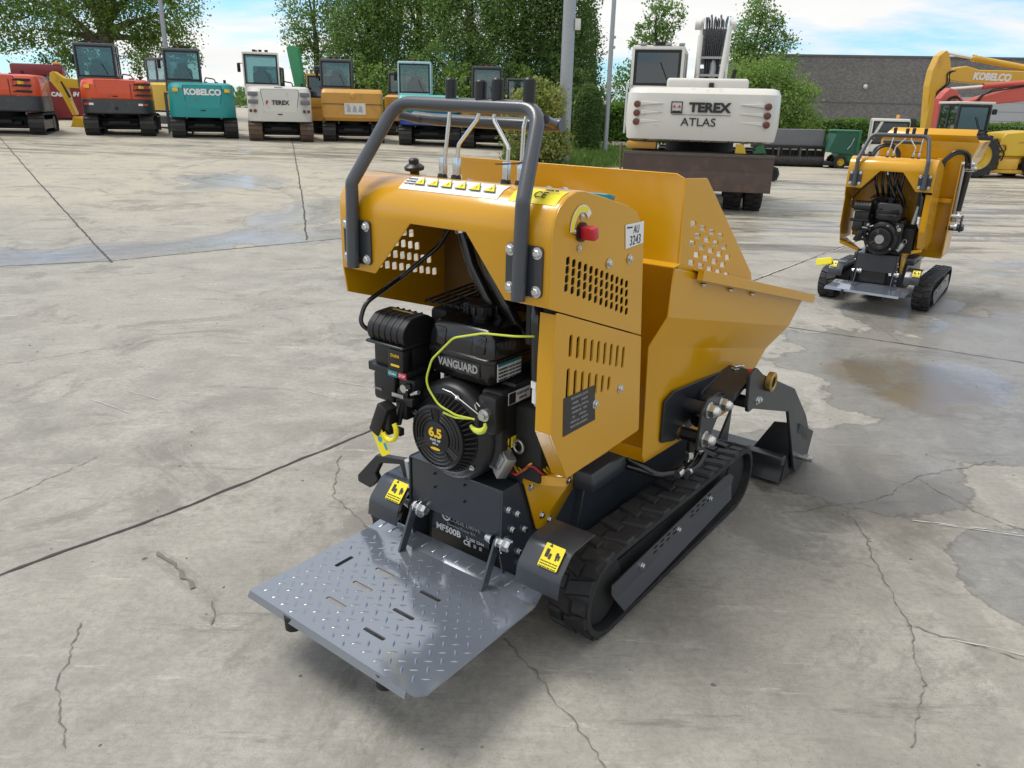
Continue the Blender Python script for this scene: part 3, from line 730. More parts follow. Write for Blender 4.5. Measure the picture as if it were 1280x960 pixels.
    if not second:
        sticker('green_label', rrect(0, 0, .042, .02, .002), frame((-.175, -.0455, .854), *REAR), 'teal_plastic', ac)
        sticker('red_label', rrect(0, 0, .034, .02, .002), frame((-.133, -.0455, .854), *REAR), 'red_plastic', ac)
        text('lettering', 'Choke', .012, frame((-.175, -.0485, .854), *REAR), 'white_ink', ac); text('lettering', 'STOP', .011, frame((-.133, -.0485, .854), *REAR), 'white_ink', ac)
        text('lettering', 'DURA', .014, frame((-.160, -.0495, .915), *REAR), 'yellow_ink', ac); sticker('yellow_mark', rrect(0, 0, .038, .007, .003), frame((-.160, -.0485, .884), *REAR), 'yellow_ink', ac)
        sticker('yellow_mark', rrect(0, 0, .09, .006, .002), frame((-.20, .03, 1.0355), *TOP), 'yellow_ink', ac)
        text('lettering', 'POWER', .011, frame((-.25, -.043, .785), *REAR), 'grey_ink', ac)
    # starter switch and guards at the top of the engine
    a = MB()
    for k in range(7): a.tube([(-.17 + k * .028, .10, 1.062), (-.17 + k * .028, .40, 1.085)], .004, 6)
    for k in range(4): a.tube([(-.175, .11 + k * .085, 1.062 + k * .007), (.0, .11 + k * .085, 1.062 + k * .007)], .004, 6)
    a.b2(-.08, .12, .3, .40, .93, 1.03, .01); a.b2(-.17, -.10, .12, .36, .90, 1.04, .015); a.b2(-.15, .0, .20, .40, .86, 1.05, .015)
    a.build('muffler_guard', 'black_matt', eng, sharp=40)
    a = MB(); a.b2(-.205, -.155, -.09, -.05, .66, .74, .006); a.box((-.19, -.08, .71), (.045, .05, .11), Matrix.Rotation(R(24), 4, 'Y'), .005); a.b2(-.165, -.115, -.08, -.06, .665, .69, .003)
    a.build('starter_grip', 'black_plastic', eng)
    if not second:
        q = frame((-.185, -.1, .645), (1, .1, .62), (-.55, .05, .85))
        a = MB().sheet(rrect(0, 0, .045, .11, .01), [], .0015, q); a.build('key_tag', 'yellow_sticker', root, smooth=False)
        a = MB(); a.tube([tuple(V(-.143, -.1, .690) + V(math.cos(R(t_)) * .032, 0, math.sin(R(t_)) * .036)) for t_ in range(-150, 60, 15)], .008, 8); a.build('key_tag_loop', 'yellow_sticker', root)
        a = MB().prism(rrect(0, 0, .018, .018, .008), q, .0012, .002); a.build('key_tag_mark', 'tag_blue', root)
        q2 = q @ Matrix.Translation((.012, -.028, .0)); MB().prism(rrect(0, 0, .01, .024, .002), q2, .0012, .002).build('key_tag_mark', 'tag_blue', root)
    # ignition key, tag and wires on the right of the engine
    a = MB(); a.b2(.135, .205, -.005, .06, .73, .85, .012); a.build('switch_box', 'black_plastic', eng)
    a = MB(); a.cyl((.172, -.02, .795), (.172, -.004, .795), .019, None, 18); a.lathe([(.012, 0), (.012, .012)], (.172, -.02, .795), (0, -1, 0), 14); a.tube([(.150, -.025, .81), (.145, -.028, .825), (.155, -.03, .835), (.165, -.028, .825)], .003, 6); a.build('key_switch', 'zinc', eng)
    if not second:
        cu = fillet([(.345, .05, 1.056), (.29, -.03, 1.062), (.20, -.06, 1.06), (.10, -.07, 1.03), (.02, -.075, .95), (-.01, -.075, .87), (.04, -.07, .81), (.10, -.06, .79), (.155, -.04, .785)], .06, 5, False)
        MB().tube(cu, .0032, 8).build('seal_cord', 'cable_yellow', root)
        MB().tube([(.05, -.06, .785), (.10, -.06, .782), (.14, -.045, .785)], .0034, 8).build('seal_cord', 'cable_yellow', root)
        MB().tube([(.165 + .03 * math.cos(R(t_)), -.04, .775 + .024 * math.sin(R(t_))) for t_ in range(-150, 30, 12)], [.004 + .006 * math.sin(math.pi * k / 14) for k in range(15)], 8).build('key_fob', 'cable_yellow', root)
        MB().tube([(.02, -.03, .845), (.06, -.035, .845), (.16, -.03, .80)], .002, 6).build('choke_wire', 'zinc', root)
        for (m_, o_) in (('wire_red', .0), ('wire_yellow', .02), ('wire_yellow', .035)):
            MB().tube(fillet([(.20, .08 + o_, .60), (.24, .05 + o_, .59), (.27, .09 + o_, .63 + o_ * .3), (.31, .10 + o_, .60), (.30, .16, .57)], .03, 4, False), .0035, 7).build('wire', m_, root)
    a = MB(); a.b2(.19, .30, .10, .22, .56, .80, .01); a.cyl((.20, .25, .78), (.36, .25, .80), .035); a.build('battery_tray', 'black_matt', eng)
    qx = Matrix.Translation((.195, .050, .625)) @ Matrix.Rotation(R(28), 4, 'Y') @ Matrix.Rotation(R(-25), 4, 'Z')
    a = MB(); a.box(qx @ V(0, 0, 0), (.06, .035, .085), qx.to_3x3().to_4x4(), .003)
    for k in range(6): a.box(qx @ V(-.034, -.002, -.032 + k * .011), (.014, .034, .005), qx.to_3x3().to_4x4(), .001)
    a.box(qx @ V(.004, -.02, .012), (.03, .006, .045), qx.to_3x3().to_4x4(), .002)
    a.build('heat_sink', 'alu', eng)
    MB().tube([(.225 + .018 * math.cos(R(t_)), .085, .675 + .02 * math.sin(R(t_))) for t_ in range(0, 361, 20)], .0045, 8).build('clamp_ring', 'alu', eng)
    # hoses
    for (pp, r_) in (([(-.075, .15, 1.40), (-.055, .15, 1.29), (-.018, .15, 1.19), (.04, .16, 1.09), (.08, .2, 1.0)], .019), ([(-.005, .14, 1.40), (.012, .14, 1.29), (.055, .15, 1.17), (.115, .16, 1.08), (.15, .2, .98)], .019),
                     ([(.30, .06, 1.16), (.315, .035, 1.10), (.325, .03, 1.0), (.325, .035, .93)], .021)):
        MB().tube(fillet(pp, .06, 6, False), r_, 12).build('hydraulic_hose', 'black_gloss', root, sharp=60)
    a = MB(); a.cyl((.325, .035, .94), (.325, .035, .86), .017); a.cyl((.325, .035, .86), (.34, .06, .82), .013); a.lathe([(.021, 0), (.021, .02)], (.325, .035, .925), (0, 0, -1), 6); a.build('hose_fitting', 'white_sticker', root)
    for y_ in (.04, .075): MB().cyl((-.062 + (y_ - .04) * 1.9, .148, 1.315), (-.055 + (y_ - .04) * 1.9, .148, 1.285), .0215, None, 12).build('hose_ferrule', 'zinc', root)
    MB().tube(fillet([(-.14, .2, 1.30), (-.2, .2, 1.22), (-.29, .12, 1.12), (-.32, -.02, 1.05), (-.315, -.05, .99), (-.29, -.02, .96)], .08, 6, False), .0075, 9).build('throttle_cable', 'black_gloss', root, sharp=60)
    # --- frame box with front plate and label
    b = MB(); b.b2(-.196, .196, .044, .46, .524, .530); b.b2(-.192, .192, .046, .05, .356, .523)
    fb = b.build('engine_bed', G, root, bevel=.003)
    for (x, z) in ((-.085, .50), (-.085, .45), (.045, .50), (.045, .44)): MB().cyl((x, .0405, z), (x, .0455, z), .004, None, 10).build('plate_hole', 'dark_hole', fb)
    for s in (-1, 1):
        b = MB().sheet(fillet([(.042, .532), (.14, .532), (.30, .30), (.34, .20), (.06, .20), (.036, .30), (.040, .40)], .008, 2), [], .006, frame((s * .199, 0, 0), (0, 1, 0), (0, 0, 1)))
        b.build('side_plate', G, root, bevel=.0015)
        for (y, z) in ((.07, .455), (.118, .42), (.092, .375), (.16, .345), (.13, .275), (.14, .225)): bolt(root, (s * .203, y, z), (s, 0, 0), .0095)
    b = MB(); b.b2(-.185, .19, .20, .9, .17, .52); b.build('inner_chassis', 'black_matt', root)
    b = MB(); b.b2(-.155, .105, .10, .104, .19, .345); pn = b.build('name_panel', 'black_gloss', root)
    if not second:
        q = lambda x, z: frame((x, .0985, z), *REAR)
        text('lettering', 'CODE DRIVE', .024, q(.0, .312), 'grey_ink', pn); text('lettering', 'Electrical Power B.V.', .0155, q(-.015, .29), 'grey_ink', pn)
        text('lettering', 'MF500B', .034, q(-.075, .265), 'white_ink', pn, bold=.0008); text('lettering', '5-200 2344', .017, q(.045, .265), 'white_ink', pn); text('lettering', 'CE', .026, q(.01, .246), 'white_ink', pn, bold=.0006)
        for xo in (.045, .07): sticker('small_symbol', rrect(0, 0, .012, .014, .003), frame((xo, .0992, .246), *REAR), 'grey_ink', pn)
        a = MB().lathe([(.013, 0), (.019, .0), (.019, .0012), (.013, .0012)], (-.085, .0995, .318), (0, -1, 0), 24, False); a.build('logo_ring', 'white_ink', pn)
        sticker('logo_bar', rrect(0, 0, .018, .005, .002), frame((-.085, .0990, .318), (1, 0, -.4), (.4, 0, 1)), 'white_ink', pn)
    b = MB(); b.b2(-.185, .19, .12, .15, .16, .36); b.build('recess_wall', 'black_matt', root)
    b = MB(); b.prism([(.42, .12), (.50, .47), (1.38, .46), (1.40, .12)], frame((-.235, 0, 0), *RIGHT), 0, .47); b.prism([(.34, .16), (.34, .36), (.52, .46), (.52, .16)], frame((-.205, 0, 0), *RIGHT), 0, .41); b.b2(-.30, .30, .42, 1.25, .40, .475, .006)
    b.build('chassis', G, root, bevel=.004)
    # --- tracks
    to, ti = (.485, .335) if not second else (.555, .385)
    for s in (-1, 1):
        pth = resample(belt_path(.265, 1.375, .158, .148, .158, .148, 12), .05)
        tk_ = track_belt('track', min(s * ti, s * to), max(s * ti, s * to), pth, .02, root, 'rubber', lug=.011, pitch=.066)
        w = MB()
        for (y, z, r_) in ((.265, .158, .115), (1.375, .148, .105), (.52, .09, .055), (.70, .09, .055), (.88, .09, .055), (1.06, .09, .055)):
            w.lathe([(.02, -.05), (r_ * .9, -.05), (r_, -.045), (r_, .045), (r_ * .9, .05), (.02, .05)], (s * (to + ti) / 2, y, z), (1, 0, 0), 24)
        w.build('roller', 'black_matt', tk_, sharp=30)
        w = MB(); w.b2(s * (ti + .015), s * (to - .035), .33, 1.30, .135, .225); w.build('track_frame', 'black_matt', tk_)
        X0 = s * (to + .004)
        pl = fillet([(.255, .198), (1.16, .243), (1.22, .235), (1.27, .20), (1.25, .175), (.295, .118), (.262, .16)], .008, 2)
        hs = []
        for k in range(4):
            for (yb, n_) in ((.56, 4), (.86, 4)):
                y = yb + k * .05; z = .2 + (y - .3) * .045
                hs += [rrect(y, z - .012, .03, .009, .0042, 3), rrect(y, z - .032, .03, .009, .0042, 3)]
        g_ = MB().sheet(pl, hs, .004, frame((X0, 0, 0), (0, 1, 0), (0, 0, 1)))
        g_.loft([[(X0, .290, .124), (X0, 1.25, .176), (X0 + s * .002, 1.25, .180), (X0 + s * .002, .29, .128)], [(X0 + s * .014, .335, .062), (X0 + s * .014, 1.235, .112), (X0 + s * .016, 1.235, .115), (X0 + s * .016, .335, .065)]])
        gd = g_.build('track_guard', 'bar_grey', tk_, sharp=20, bevel=.001)
        for y in (.46, .74, 1.02): bolt(tk_, (X0 + s * .003, y, .165 + (y - .3) * .05), (s, 0, 0), .0095)
        # fender over the rear of the track
        xa, xb = ((.305, .462) if s > 0 else (-.205, -.345)) if not second else (s * .30, s * .44)
        arc = [(.20, .37), (.12, .365), (.05, .335), (-.0, .285), (-.025, .22), (-.03, .19)]
        arc = fillet([(.175, .415), (.05, .408), (-.012, .345), (-.022, .285)], [0, .05, .05, 0], 6, False)
        fd = MB().faces([(x, y, z) for (y, z) in arc for x in (xa, xb)], [(2 * i, 2 * i + 1, 2 * i + 3, 2 * i + 2) for i in range(len(arc) - 1)])
        fo = fd.build('fender', G, root, solid=.004, sharp=40, bevel=.001)
        xc = (.408 if s > 0 else -.240) if not second else s * .40
        a, c_ = V(xc, .020, .318), V(0, .6, .8)
        q = frame((xc, .022, .388) if s > 0 else (xc, .022, .388), (1, 0, 0), (0, .68, .73))
        q = q @ Matrix.Translation((0, 0, .004))
        st = sticker('warning_sticker', rrect(0, 0, .068, .074, .004), q, 'yellow_sticker', fo)
        q2 = q @ Matrix.Translation((0, 0, .0022))
        for (dx, dy, w_, h_) in ((-.018, .008, .012, .026), (-.006, .0, .008, .018), (.016, .010, .009, .016), (.016, -.002, .006, .010), (.024, .004, .005, .016)):
            MB().prism(rrect(dx, dy, w_, h_, .002), q2, 0, .0006).build('pictogram', 'ink', st, smooth=False)
        MB().prism([(-.02, .028), (-.008, .028), (-.014, .038)], q2, 0, .0006).build('pictogram', 'ink', st, smooth=False)
        for k in range(3): text('lettering', 'keep hands clear of track', .0058, q2 @ Matrix.Translation((0, -.018 - k * .008, .0004)), 'ink', st)
    # --- folding tread platform
    def pf_plane(x, y, h): return (x, y, .212 + h)
    if not second:
        y0p, slots = -.50, []
        for (x, y, w_, h_) in ((-.255, -.225, .018, .075), (-.115, -.165, .084, .0155), (-.115, -.262, .084, .0155), (-.115, -.37, .084, .0155), (.085, -.165, .084, .0155), (.085, -.282, .084, .0155), (.085, -.40, .084, .0155)):
            slots.append(rrect(x, y, w_, h_, .0055, 3))
        slots[0] = rrect(-.268, -.205, .0165, .074, .005, 3)
        outl = fillet([(-.37, 0), (-.37, -.498), (.35, -.508), (.37, -.485), (.37, 0)], [0, .004, .02, .02, 0], 4)
    else:
        y0p, slots = -.30, []
        outl = [(-.38, 0), (-.38, -.30), (.38, -.30), (.38, 0)]
    b = MB().sheet(outl, slots, .005, frame((0, 0, .209), *TOP))
    hwp = .37 if not second else .38
    b.faces([(-hwp, 0, .2115), (hwp, 0, .2115), (hwp - .012, .066, .232), (-hwp + .012, .066, .232)], [(0, 1, 2, 3)])
    b.faces([(-hwp, 0, .2065), (hwp, 0, .2065), (hwp - .012, .067, .227), (-hwp + .012, .067, .227)], [(3, 2, 1, 0)])
    b.faces([(-hwp + .012, .066, .232), (hwp - .012, .066, .232), (hwp - .012, .067, .227), (-hwp + .012, .067, .227)], [(0, 1, 2, 3)])
    b.faces([(-hwp, y0p + .002, .2115), (hwp - .05, y0p - .008, .2115), (hwp - .05, y0p - .016, .190), (-hwp - .005, y0p - .006, .190)], [(0, 1, 2, 3)])
    b.faces([(-hwp, y0p + .002, .2065), (hwp - .05, y0p - .008, .2065), (hwp - .05, y0p - .012, .190), (-hwp - .005, y0p - .002, .190)], [(3, 2, 1, 0)])
    r = 0; y = y0p + .03; st_ = .0385
    def free(x, y):
        for s_ in slots:
            sx_ = [p[0] for p in s_]; sy_ = [p[1] for p in s_]
            if min(sx_) - .018 < x < max(sx_) + .018 and min(sy_) - .014 < y < max(sy_) + .014: return False
        return True
    ny = int((-y0p - .03) / st_) + 1
    for j in range(ny):
        yy = y0p + .03 + j * st_
        for i in range(int((hwp - .02) * 2 / st_) + 1):
            xx = -hwp + .025 + i * st_
            if yy > -.012 or not free(xx, yy) or xx > hwp - .015: continue
            pass
    ca, sa = math.cos(R(38)), math.sin(R(38)); pt_ = .0355
    for i in range(-22, 23):
        for j in range(-22, 23):
            xx = (i * ca - j * sa) * pt_; yy = y0p / 2 + (i * sa + j * ca) * pt_
            if abs(xx) > hwp - .02 or yy > -.014 or yy < y0p + .016 or not free(xx, yy): continue
            tread_lens(b, xx, yy, .2117, R(38 + 90 * ((i + j) % 2)), .0335, .0085, .0013)
    for i in range(int((hwp - .03) * 2 / .052)):
        xx = -hwp + .04 + i * .052
        tread_lens(b, xx, .034, 0, R(68), .044, .010, .002, lambda x, y, h: (x, y, .2124 + y * .303 + h))
    b.build('platform', 'tread_steel', root, sharp=50)
    for x in ((-.178, .215) if not second else (-.2, .2)):
        MB().cyl((x, y0p + .016, .205), (x, y0p + .016, .158), .027, .025, 16).build('rubber_foot', 'black_matt', root)
    MB().b2(-.30, .30, -.012, .0, .175, .205).b2(-.3, -.27, y0p + .1, 0, .185, .2055).b2(.27, .3, y0p + .1, 0, .185, .2055).build('platform_rib', G, root)
    for s in (-1, 1):
        x = -.17 if s < 0 else .19
        b = MB().prism([(-.05, .213), (-.018, .213), (.052, .355), (.035, .372), (.018, .362)], frame((x - .004, 0, 0), *RIGHT), 0, .009); b.build('hinge_lug', 'bar_grey', root, bevel=.001)
        bolt(root, (x + .006, .036, .352), (1, 0, 0), .016, .02); bolt(root, (x + .03, .036, .352), (1, 0, 0), .021, .018); MB().cyl((x - .02, .036, .352), (x - .045, .036, .352), .018, .012, 14).build('hinge_pin', 'zinc', root)
        MB().cyl((x + .006, .036, .352), (x + .03, .036, .352), .012).build('hinge_pin', 'zinc', root)
    # parking hook lever at the left
    if not second:
        hp = fillet([(-.52, .312), (-.52, .338), (-.415, .452), (-.20, .490), (-.20, .35), (-.262, .36), (-.292, .452), (-.395, .425), (-.425, .372), (-.41, .352), (-.455, .305)], .008, 2)
        MB().prism(hp, frame((0, .10, 0), *REAR), -.012, .012).build('hook_lever', 'dark_arm', root, bevel=.003)
        MB().cyl((-.225, .09, .30), (-.225, .06, .50), .012).build('lever_spring', 'zinc', root)
        bolt(root, (-.262, .085, .36), (0, -1, 0), .009); bolt(root, (-.215, .085, .46), (0, -1, 0), .009)
    return root, eng
def skip_main(root):
    Y = 'yellow_paint'
    Rr = [(.440, .60, 1.178), (.434, .60, 1.018), (.374, .60, .905), (.386, .60, .505), (.386, .62, .475)]
    Ff = [(.526, 1.75, .903), (.507, 1.655, .785), (.473, 1.50, .713), (.435, 1.33, .505), (.42, 1.30, .475)]
    b = MB(); v = []
    for s in (1, -1):
        v += [(s * p[0], p[1], p[2]) for p in Rr] + [(s * p[0], p[1], p[2]) for p in Ff]
    f = []
    for o in (0, 10): f += [(o + i, o + i + 1, o + 6 + i, o + 5 + i) for i in range(4)]
    for i in range(4):
        f.append((5 + i, 6 + i, 16 + i, 15 + i))        # sloping front wall
    f.append((4, 9, 19, 14))
    m_ = len(v); v += [(s_ * x_, .715, z_) for s_ in (1, -1) for x_, z_ in ((.438, 1.172), (.434, 1.0), (.380, .892), (.390, .478))]; f += [(m_ + i, m_ + i + 1, m_ + i + 5, m_ + i + 4) for i in range(3)]
    n = len(v)
    v += [(.440, .645, 1.185), (-.440, .645, 1.185), (.430, .645, 1.452), (-.50, .645, 1.455), (.40, .640, 1.466), (-.50, .640, 1.468)]
    f += [(0, 10, n + 1, n), (n, n + 1, n + 3, n + 2), (n + 2, n + 3, n + 5, n + 4)]
    sk = b.faces(v, f).build('skip', Y, root, solid=.005, sharp=7, bevel=.0025)
    # perforated cheek standing on the rim
    M0 = frame((.4305, .643, 0), (.052, .55, 0), (0, 0, 1))
    sq = []
    rows = [(.078, 1.300, 4), (.110, 1.272, 4), (.078, 1.245, 5), (.112, 1.212, 4), (.076, 1.196, 5)]
    tl, tr, br, bl = (.070, 1.318), (.300, 1.248), (.385, 1.115), (.082, 1.186)
    for r_ in range(5):
        n_ = (4, 4, 5, 4, 5)[r_]; off = (0, .5, 0, .5, 0)[r_]
        for c_ in range(n_):
            yy = .072 + (c_ + off) * .064 + r_ * .003; zz = 1.306 - r_ * .031 - (yy - .07) * .30
            sq.append(fillet([(yy - .019, zz + .016), (yy + .019, zz + .007), (yy + .019, zz - .012), (yy - .019, zz - .004)], .004, 2))
    outl = fillet([(.0, 1.452), (.130, 1.447), (.145, 1.435), (.535, 1.085), (.56, 1.03), (.0, 1.165)], [0, .01, .01, .02, 0, 0], 3)
    MB().sheet(outl, sq, .004, M0, .001).build('skip_cheek', Y, sk, sharp=30)
    M1 = frame((-.430, .648, 0), (-.052, .55, 0), (0, 0, 1))
    MB().sheet(outl, [], .004, M1, .001).build('skip_cheek', Y, sk, sharp=30)
    for s in (1, -1):
        b = MB()
        A, B_ = V(s * .452, .735, 1.146), V(s * .528, 1.79, .893)
        up = V(0, .23, .97)
        def q(P, o, h): return tuple(P + V(s * o, 0, 0) + up * h)
        b.loft([[q(P, .012, -.022), q(P, .034, -.022), q(P, .034, .014), q(P, -.012, .014), q(P, -.012, .008), q(P, .012, .006)] for P in (A, B_)])
        b.build('rim_flange', Y, sk, sharp=25, bevel=.001)
        for t in (.06, .26, .44): 
            p = A.lerp(B_, t); bolt(sk, p + V(s * .004, 0, -.03), (0, 0, -1), .009)
    # --- front loading shovel: pivot brackets, shafts, rams, arms, bucket
    D = 'dark_arm'
    for s in (1, -1):
        X = lambda x: s * x
        sd = ((0, 1, 0), (0, 0, 1))
        b = MB().prism(fillet([(.705, .525), (.705, .685), (.77, .708), (1.24, .688), (1.36, .655), (1.34, .585), (1.0, .535), (.80, .505)], .015, 3), frame((X(.402 - .062 * .70), 0, 0), (s * .062, 1, 0), (0, 0, 1)), -.005, .005)
        br = b.build('pivot_bracket', D, root, bevel=.002)
        b = MB().prism(fillet([(.80, .49), (.81, .64), (.85, .675), (.96, .672), (1.02, .655), (1.0, .615), (.915, .515), (.87, .47)], .015, 3), frame((X(.50), 0, 0), *sd), -.005, .005)
        b.build('pivot_plate', D, br, bevel=.002)
        for (y, z) in ((.864, .632), (.981, .622)):
            MB().cyl((X(.40), y, z), (X(.497), y, z), .025, None, 18).build('pivot_shaft', D, br)
        MB().cyl((X(.40), .85, .523), (X(.497), .85, .523), .024, None, 18).build('ram_end', 'black_gloss', br)
        MB().cyl((X(.405), .85, .523), (X(.418), .85, .523), .030, None, 18).build('ram_collar', 'brass', br)
        for (y, z) in ((.864, .632), (.981, .622), (.85, .523)):
            c = MB(); c.lathe([(.031, 0), (.031, .004), (.024, .005)], (X(.506), y, z), (s, 0, 0), 20); c.lathe([(.026, .004), (.026, .026)], (X(.506), y, z), (s, 0, 0), 6); c.lathe([(.021, .026), (.020, .034), (.014, .042), (.004, .046)], (X(.506), y, z), (s, 0, 0), 16)
            c.build('dome_nut', 'zinc', br, sharp=30)
        # arms
        b = MB()
        b.prism(fillet([(.95, .60), (.96, .66), (1.20, .705), (1.30, .66), (1.28, .585), (1.05, .57)], .02, 3), frame((X(.43), 0, 0), *sd), -.006, .006)
        b.cyl((X(.40), 1.23, .648), (X(.565), 1.23, .648), .036, None, 20)
        b.cyl((X(.41), 1.12, .60), (X(.57), 1.12, .60), .024, None, 16)
        b.prism([(.98, .64), (1.0, .665), (1.20, .705), (1.22, .69)], frame((X(.43), 0, 0), *sd), 0, s * .12)
        b.build('arm_link', D, br, sharp=30, bevel=.002)
        b = MB().cyl((X(.45), .90, .56), (X(.45), 1.15, .62), .026, None, 18); b.build('lift_ram', 'black_gloss', br)
        MB().cyl((X(.45), 1.14, .618), (X(.45), 1.24, .64), .013, None, 12).build('ram_rod', 'chrome', br)
        arm = fillet([(1.045, .735), (1.115, .745), (1.19, .70), (1.645, .515), (1.90, .31), (2.03, .16), (2.01, .04), (1.87, .02), (1.83, .06), (1.60, .42), (1.56, .432), (1.13, .575), (1.075, .575), (1.06, .61)], .018, 3)
        am = MB().prism(arm, frame((X(.572), 0, 0), *sd), -.007, .007).build('loader_arm', D, root, bevel=.003)
        MB().lathe([(.022, 0), (.040, .001), (.040, .022), (.030, .026), (.022, .022), (.022, 0)], (X(.58), 1.255, .655), (s, 0, 0), 24, False).build('pivot_bush', 'brass', am)
        MB().cyl((X(.578), 1.255, .655), (X(.592), 1.255, .655), .021, None, 14).build('pivot_pin', 'black_matt', am)
        bolt(am, (X(.579), 1.16, .60), (s, 0, 0), .012); bolt(am, (X(.579), 1.19, .595), (s, 0, 0), .010)
        MB().cyl((X(.55), 1.90, .095), (X(.64), 1.90, .095), .014, None, 14).lathe([(.02, 0), (.02, .022)], (X(.60), 1.90, .095), (s, 0, 0), 6).build('linkage_pin', 'zinc', am)
        MB().lathe([(.010, 0), (.013, .02), (.006, .026)], (X(.545), 1.15, .70), (0, -.3, 1), 12).build('grease_cap', 'red_plastic', am)
        for (y_, z_) in ((1.18, .70), (1.21, .695), (1.25, .685)): bolt(br, (X(.47), y_, z_), (0, 0, 1), .011, .012)
        # hydraulic hoses down to the ram
        a = MB()
        for k, o_ in enumerate((0, .05)):
            a.tube(fillet([(X(.30 - .0), .66, .45 - .03 * k), (X(.40), .72, .39), (X(.47 + .02 * k), .84, .40), (X(.465 + .03 * k), .90, .44)], .08, 6, False), .013, 10)
        a.build('hydraulic_hose', 'black_gloss', root, sharp=60)
        for k in range(2):
            a = MB(); y_ = .86 + .045 * k; x_ = X(.455 + .02 * k)
            a.cyl((x_, y_, .46), (x_, y_, .435), .012, None, 12); a.tube(fillet([(x_, y_, .44), (x_, y_, .405), (x_, y_ - .06, .395)], .03, 5, False), .008, 8); a.lathe([(.017, 0), (.017, .022)], (x_, y_, .448), (0, 0, -1), 6); a.cyl((x_, y_ - .05, .396), (x_, y_ - .10, .394), .0155, None, 12)
            a.build('hose_fitting', 'zinc', root)
            MB().cyl((x_, y_, .455), (x_, y_, .50), .016, None, 14).build('hose_boot', 'black_plastic', root)
    b = MB()
    b.faces([(-.555, 1.72, .015), (.555, 1.72, .015), (.555, 1.765, .09), (-.555, 1.765, .09), (-.555, 2.12, .015), (.555, 2.12, .015)], [(0, 1, 2, 3), (0, 1, 5, 4)])
    for s in (1, -1): b.faces([(s * .555, 1.72, .02), (s * .555, 1.775, .13), (s * .585, 1.80, .30), (s * .60, 1.98, .21), (s * .555, 2.12, .015), (s * .39, 1.775, .132), (s * .466, 1.80, .28)], [(0, 1, 2, 3, 4), (5, 1, 2, 6)])
    bk = b.build('loader_bucket', D, root, solid=.008, sharp=20, bevel=.002)
    MB().b2(-.565, -.38, 1.66, 1.72, .125, .165, .006).build('bucket_crossbar', D, bk); MB().b2(.38, .565, 1.66, 1.72, .125, .165, .006).build('bucket_crossbar', D, bk)
    for s in (1, -1): MB().prism([(1.66, .14), (1.80, .29), (1.79, .08)], frame((s * .25, 0, 0), (0, 1, 0), (0, 0, 1)), -.006, .006).build('bucket_rib', D, bk)

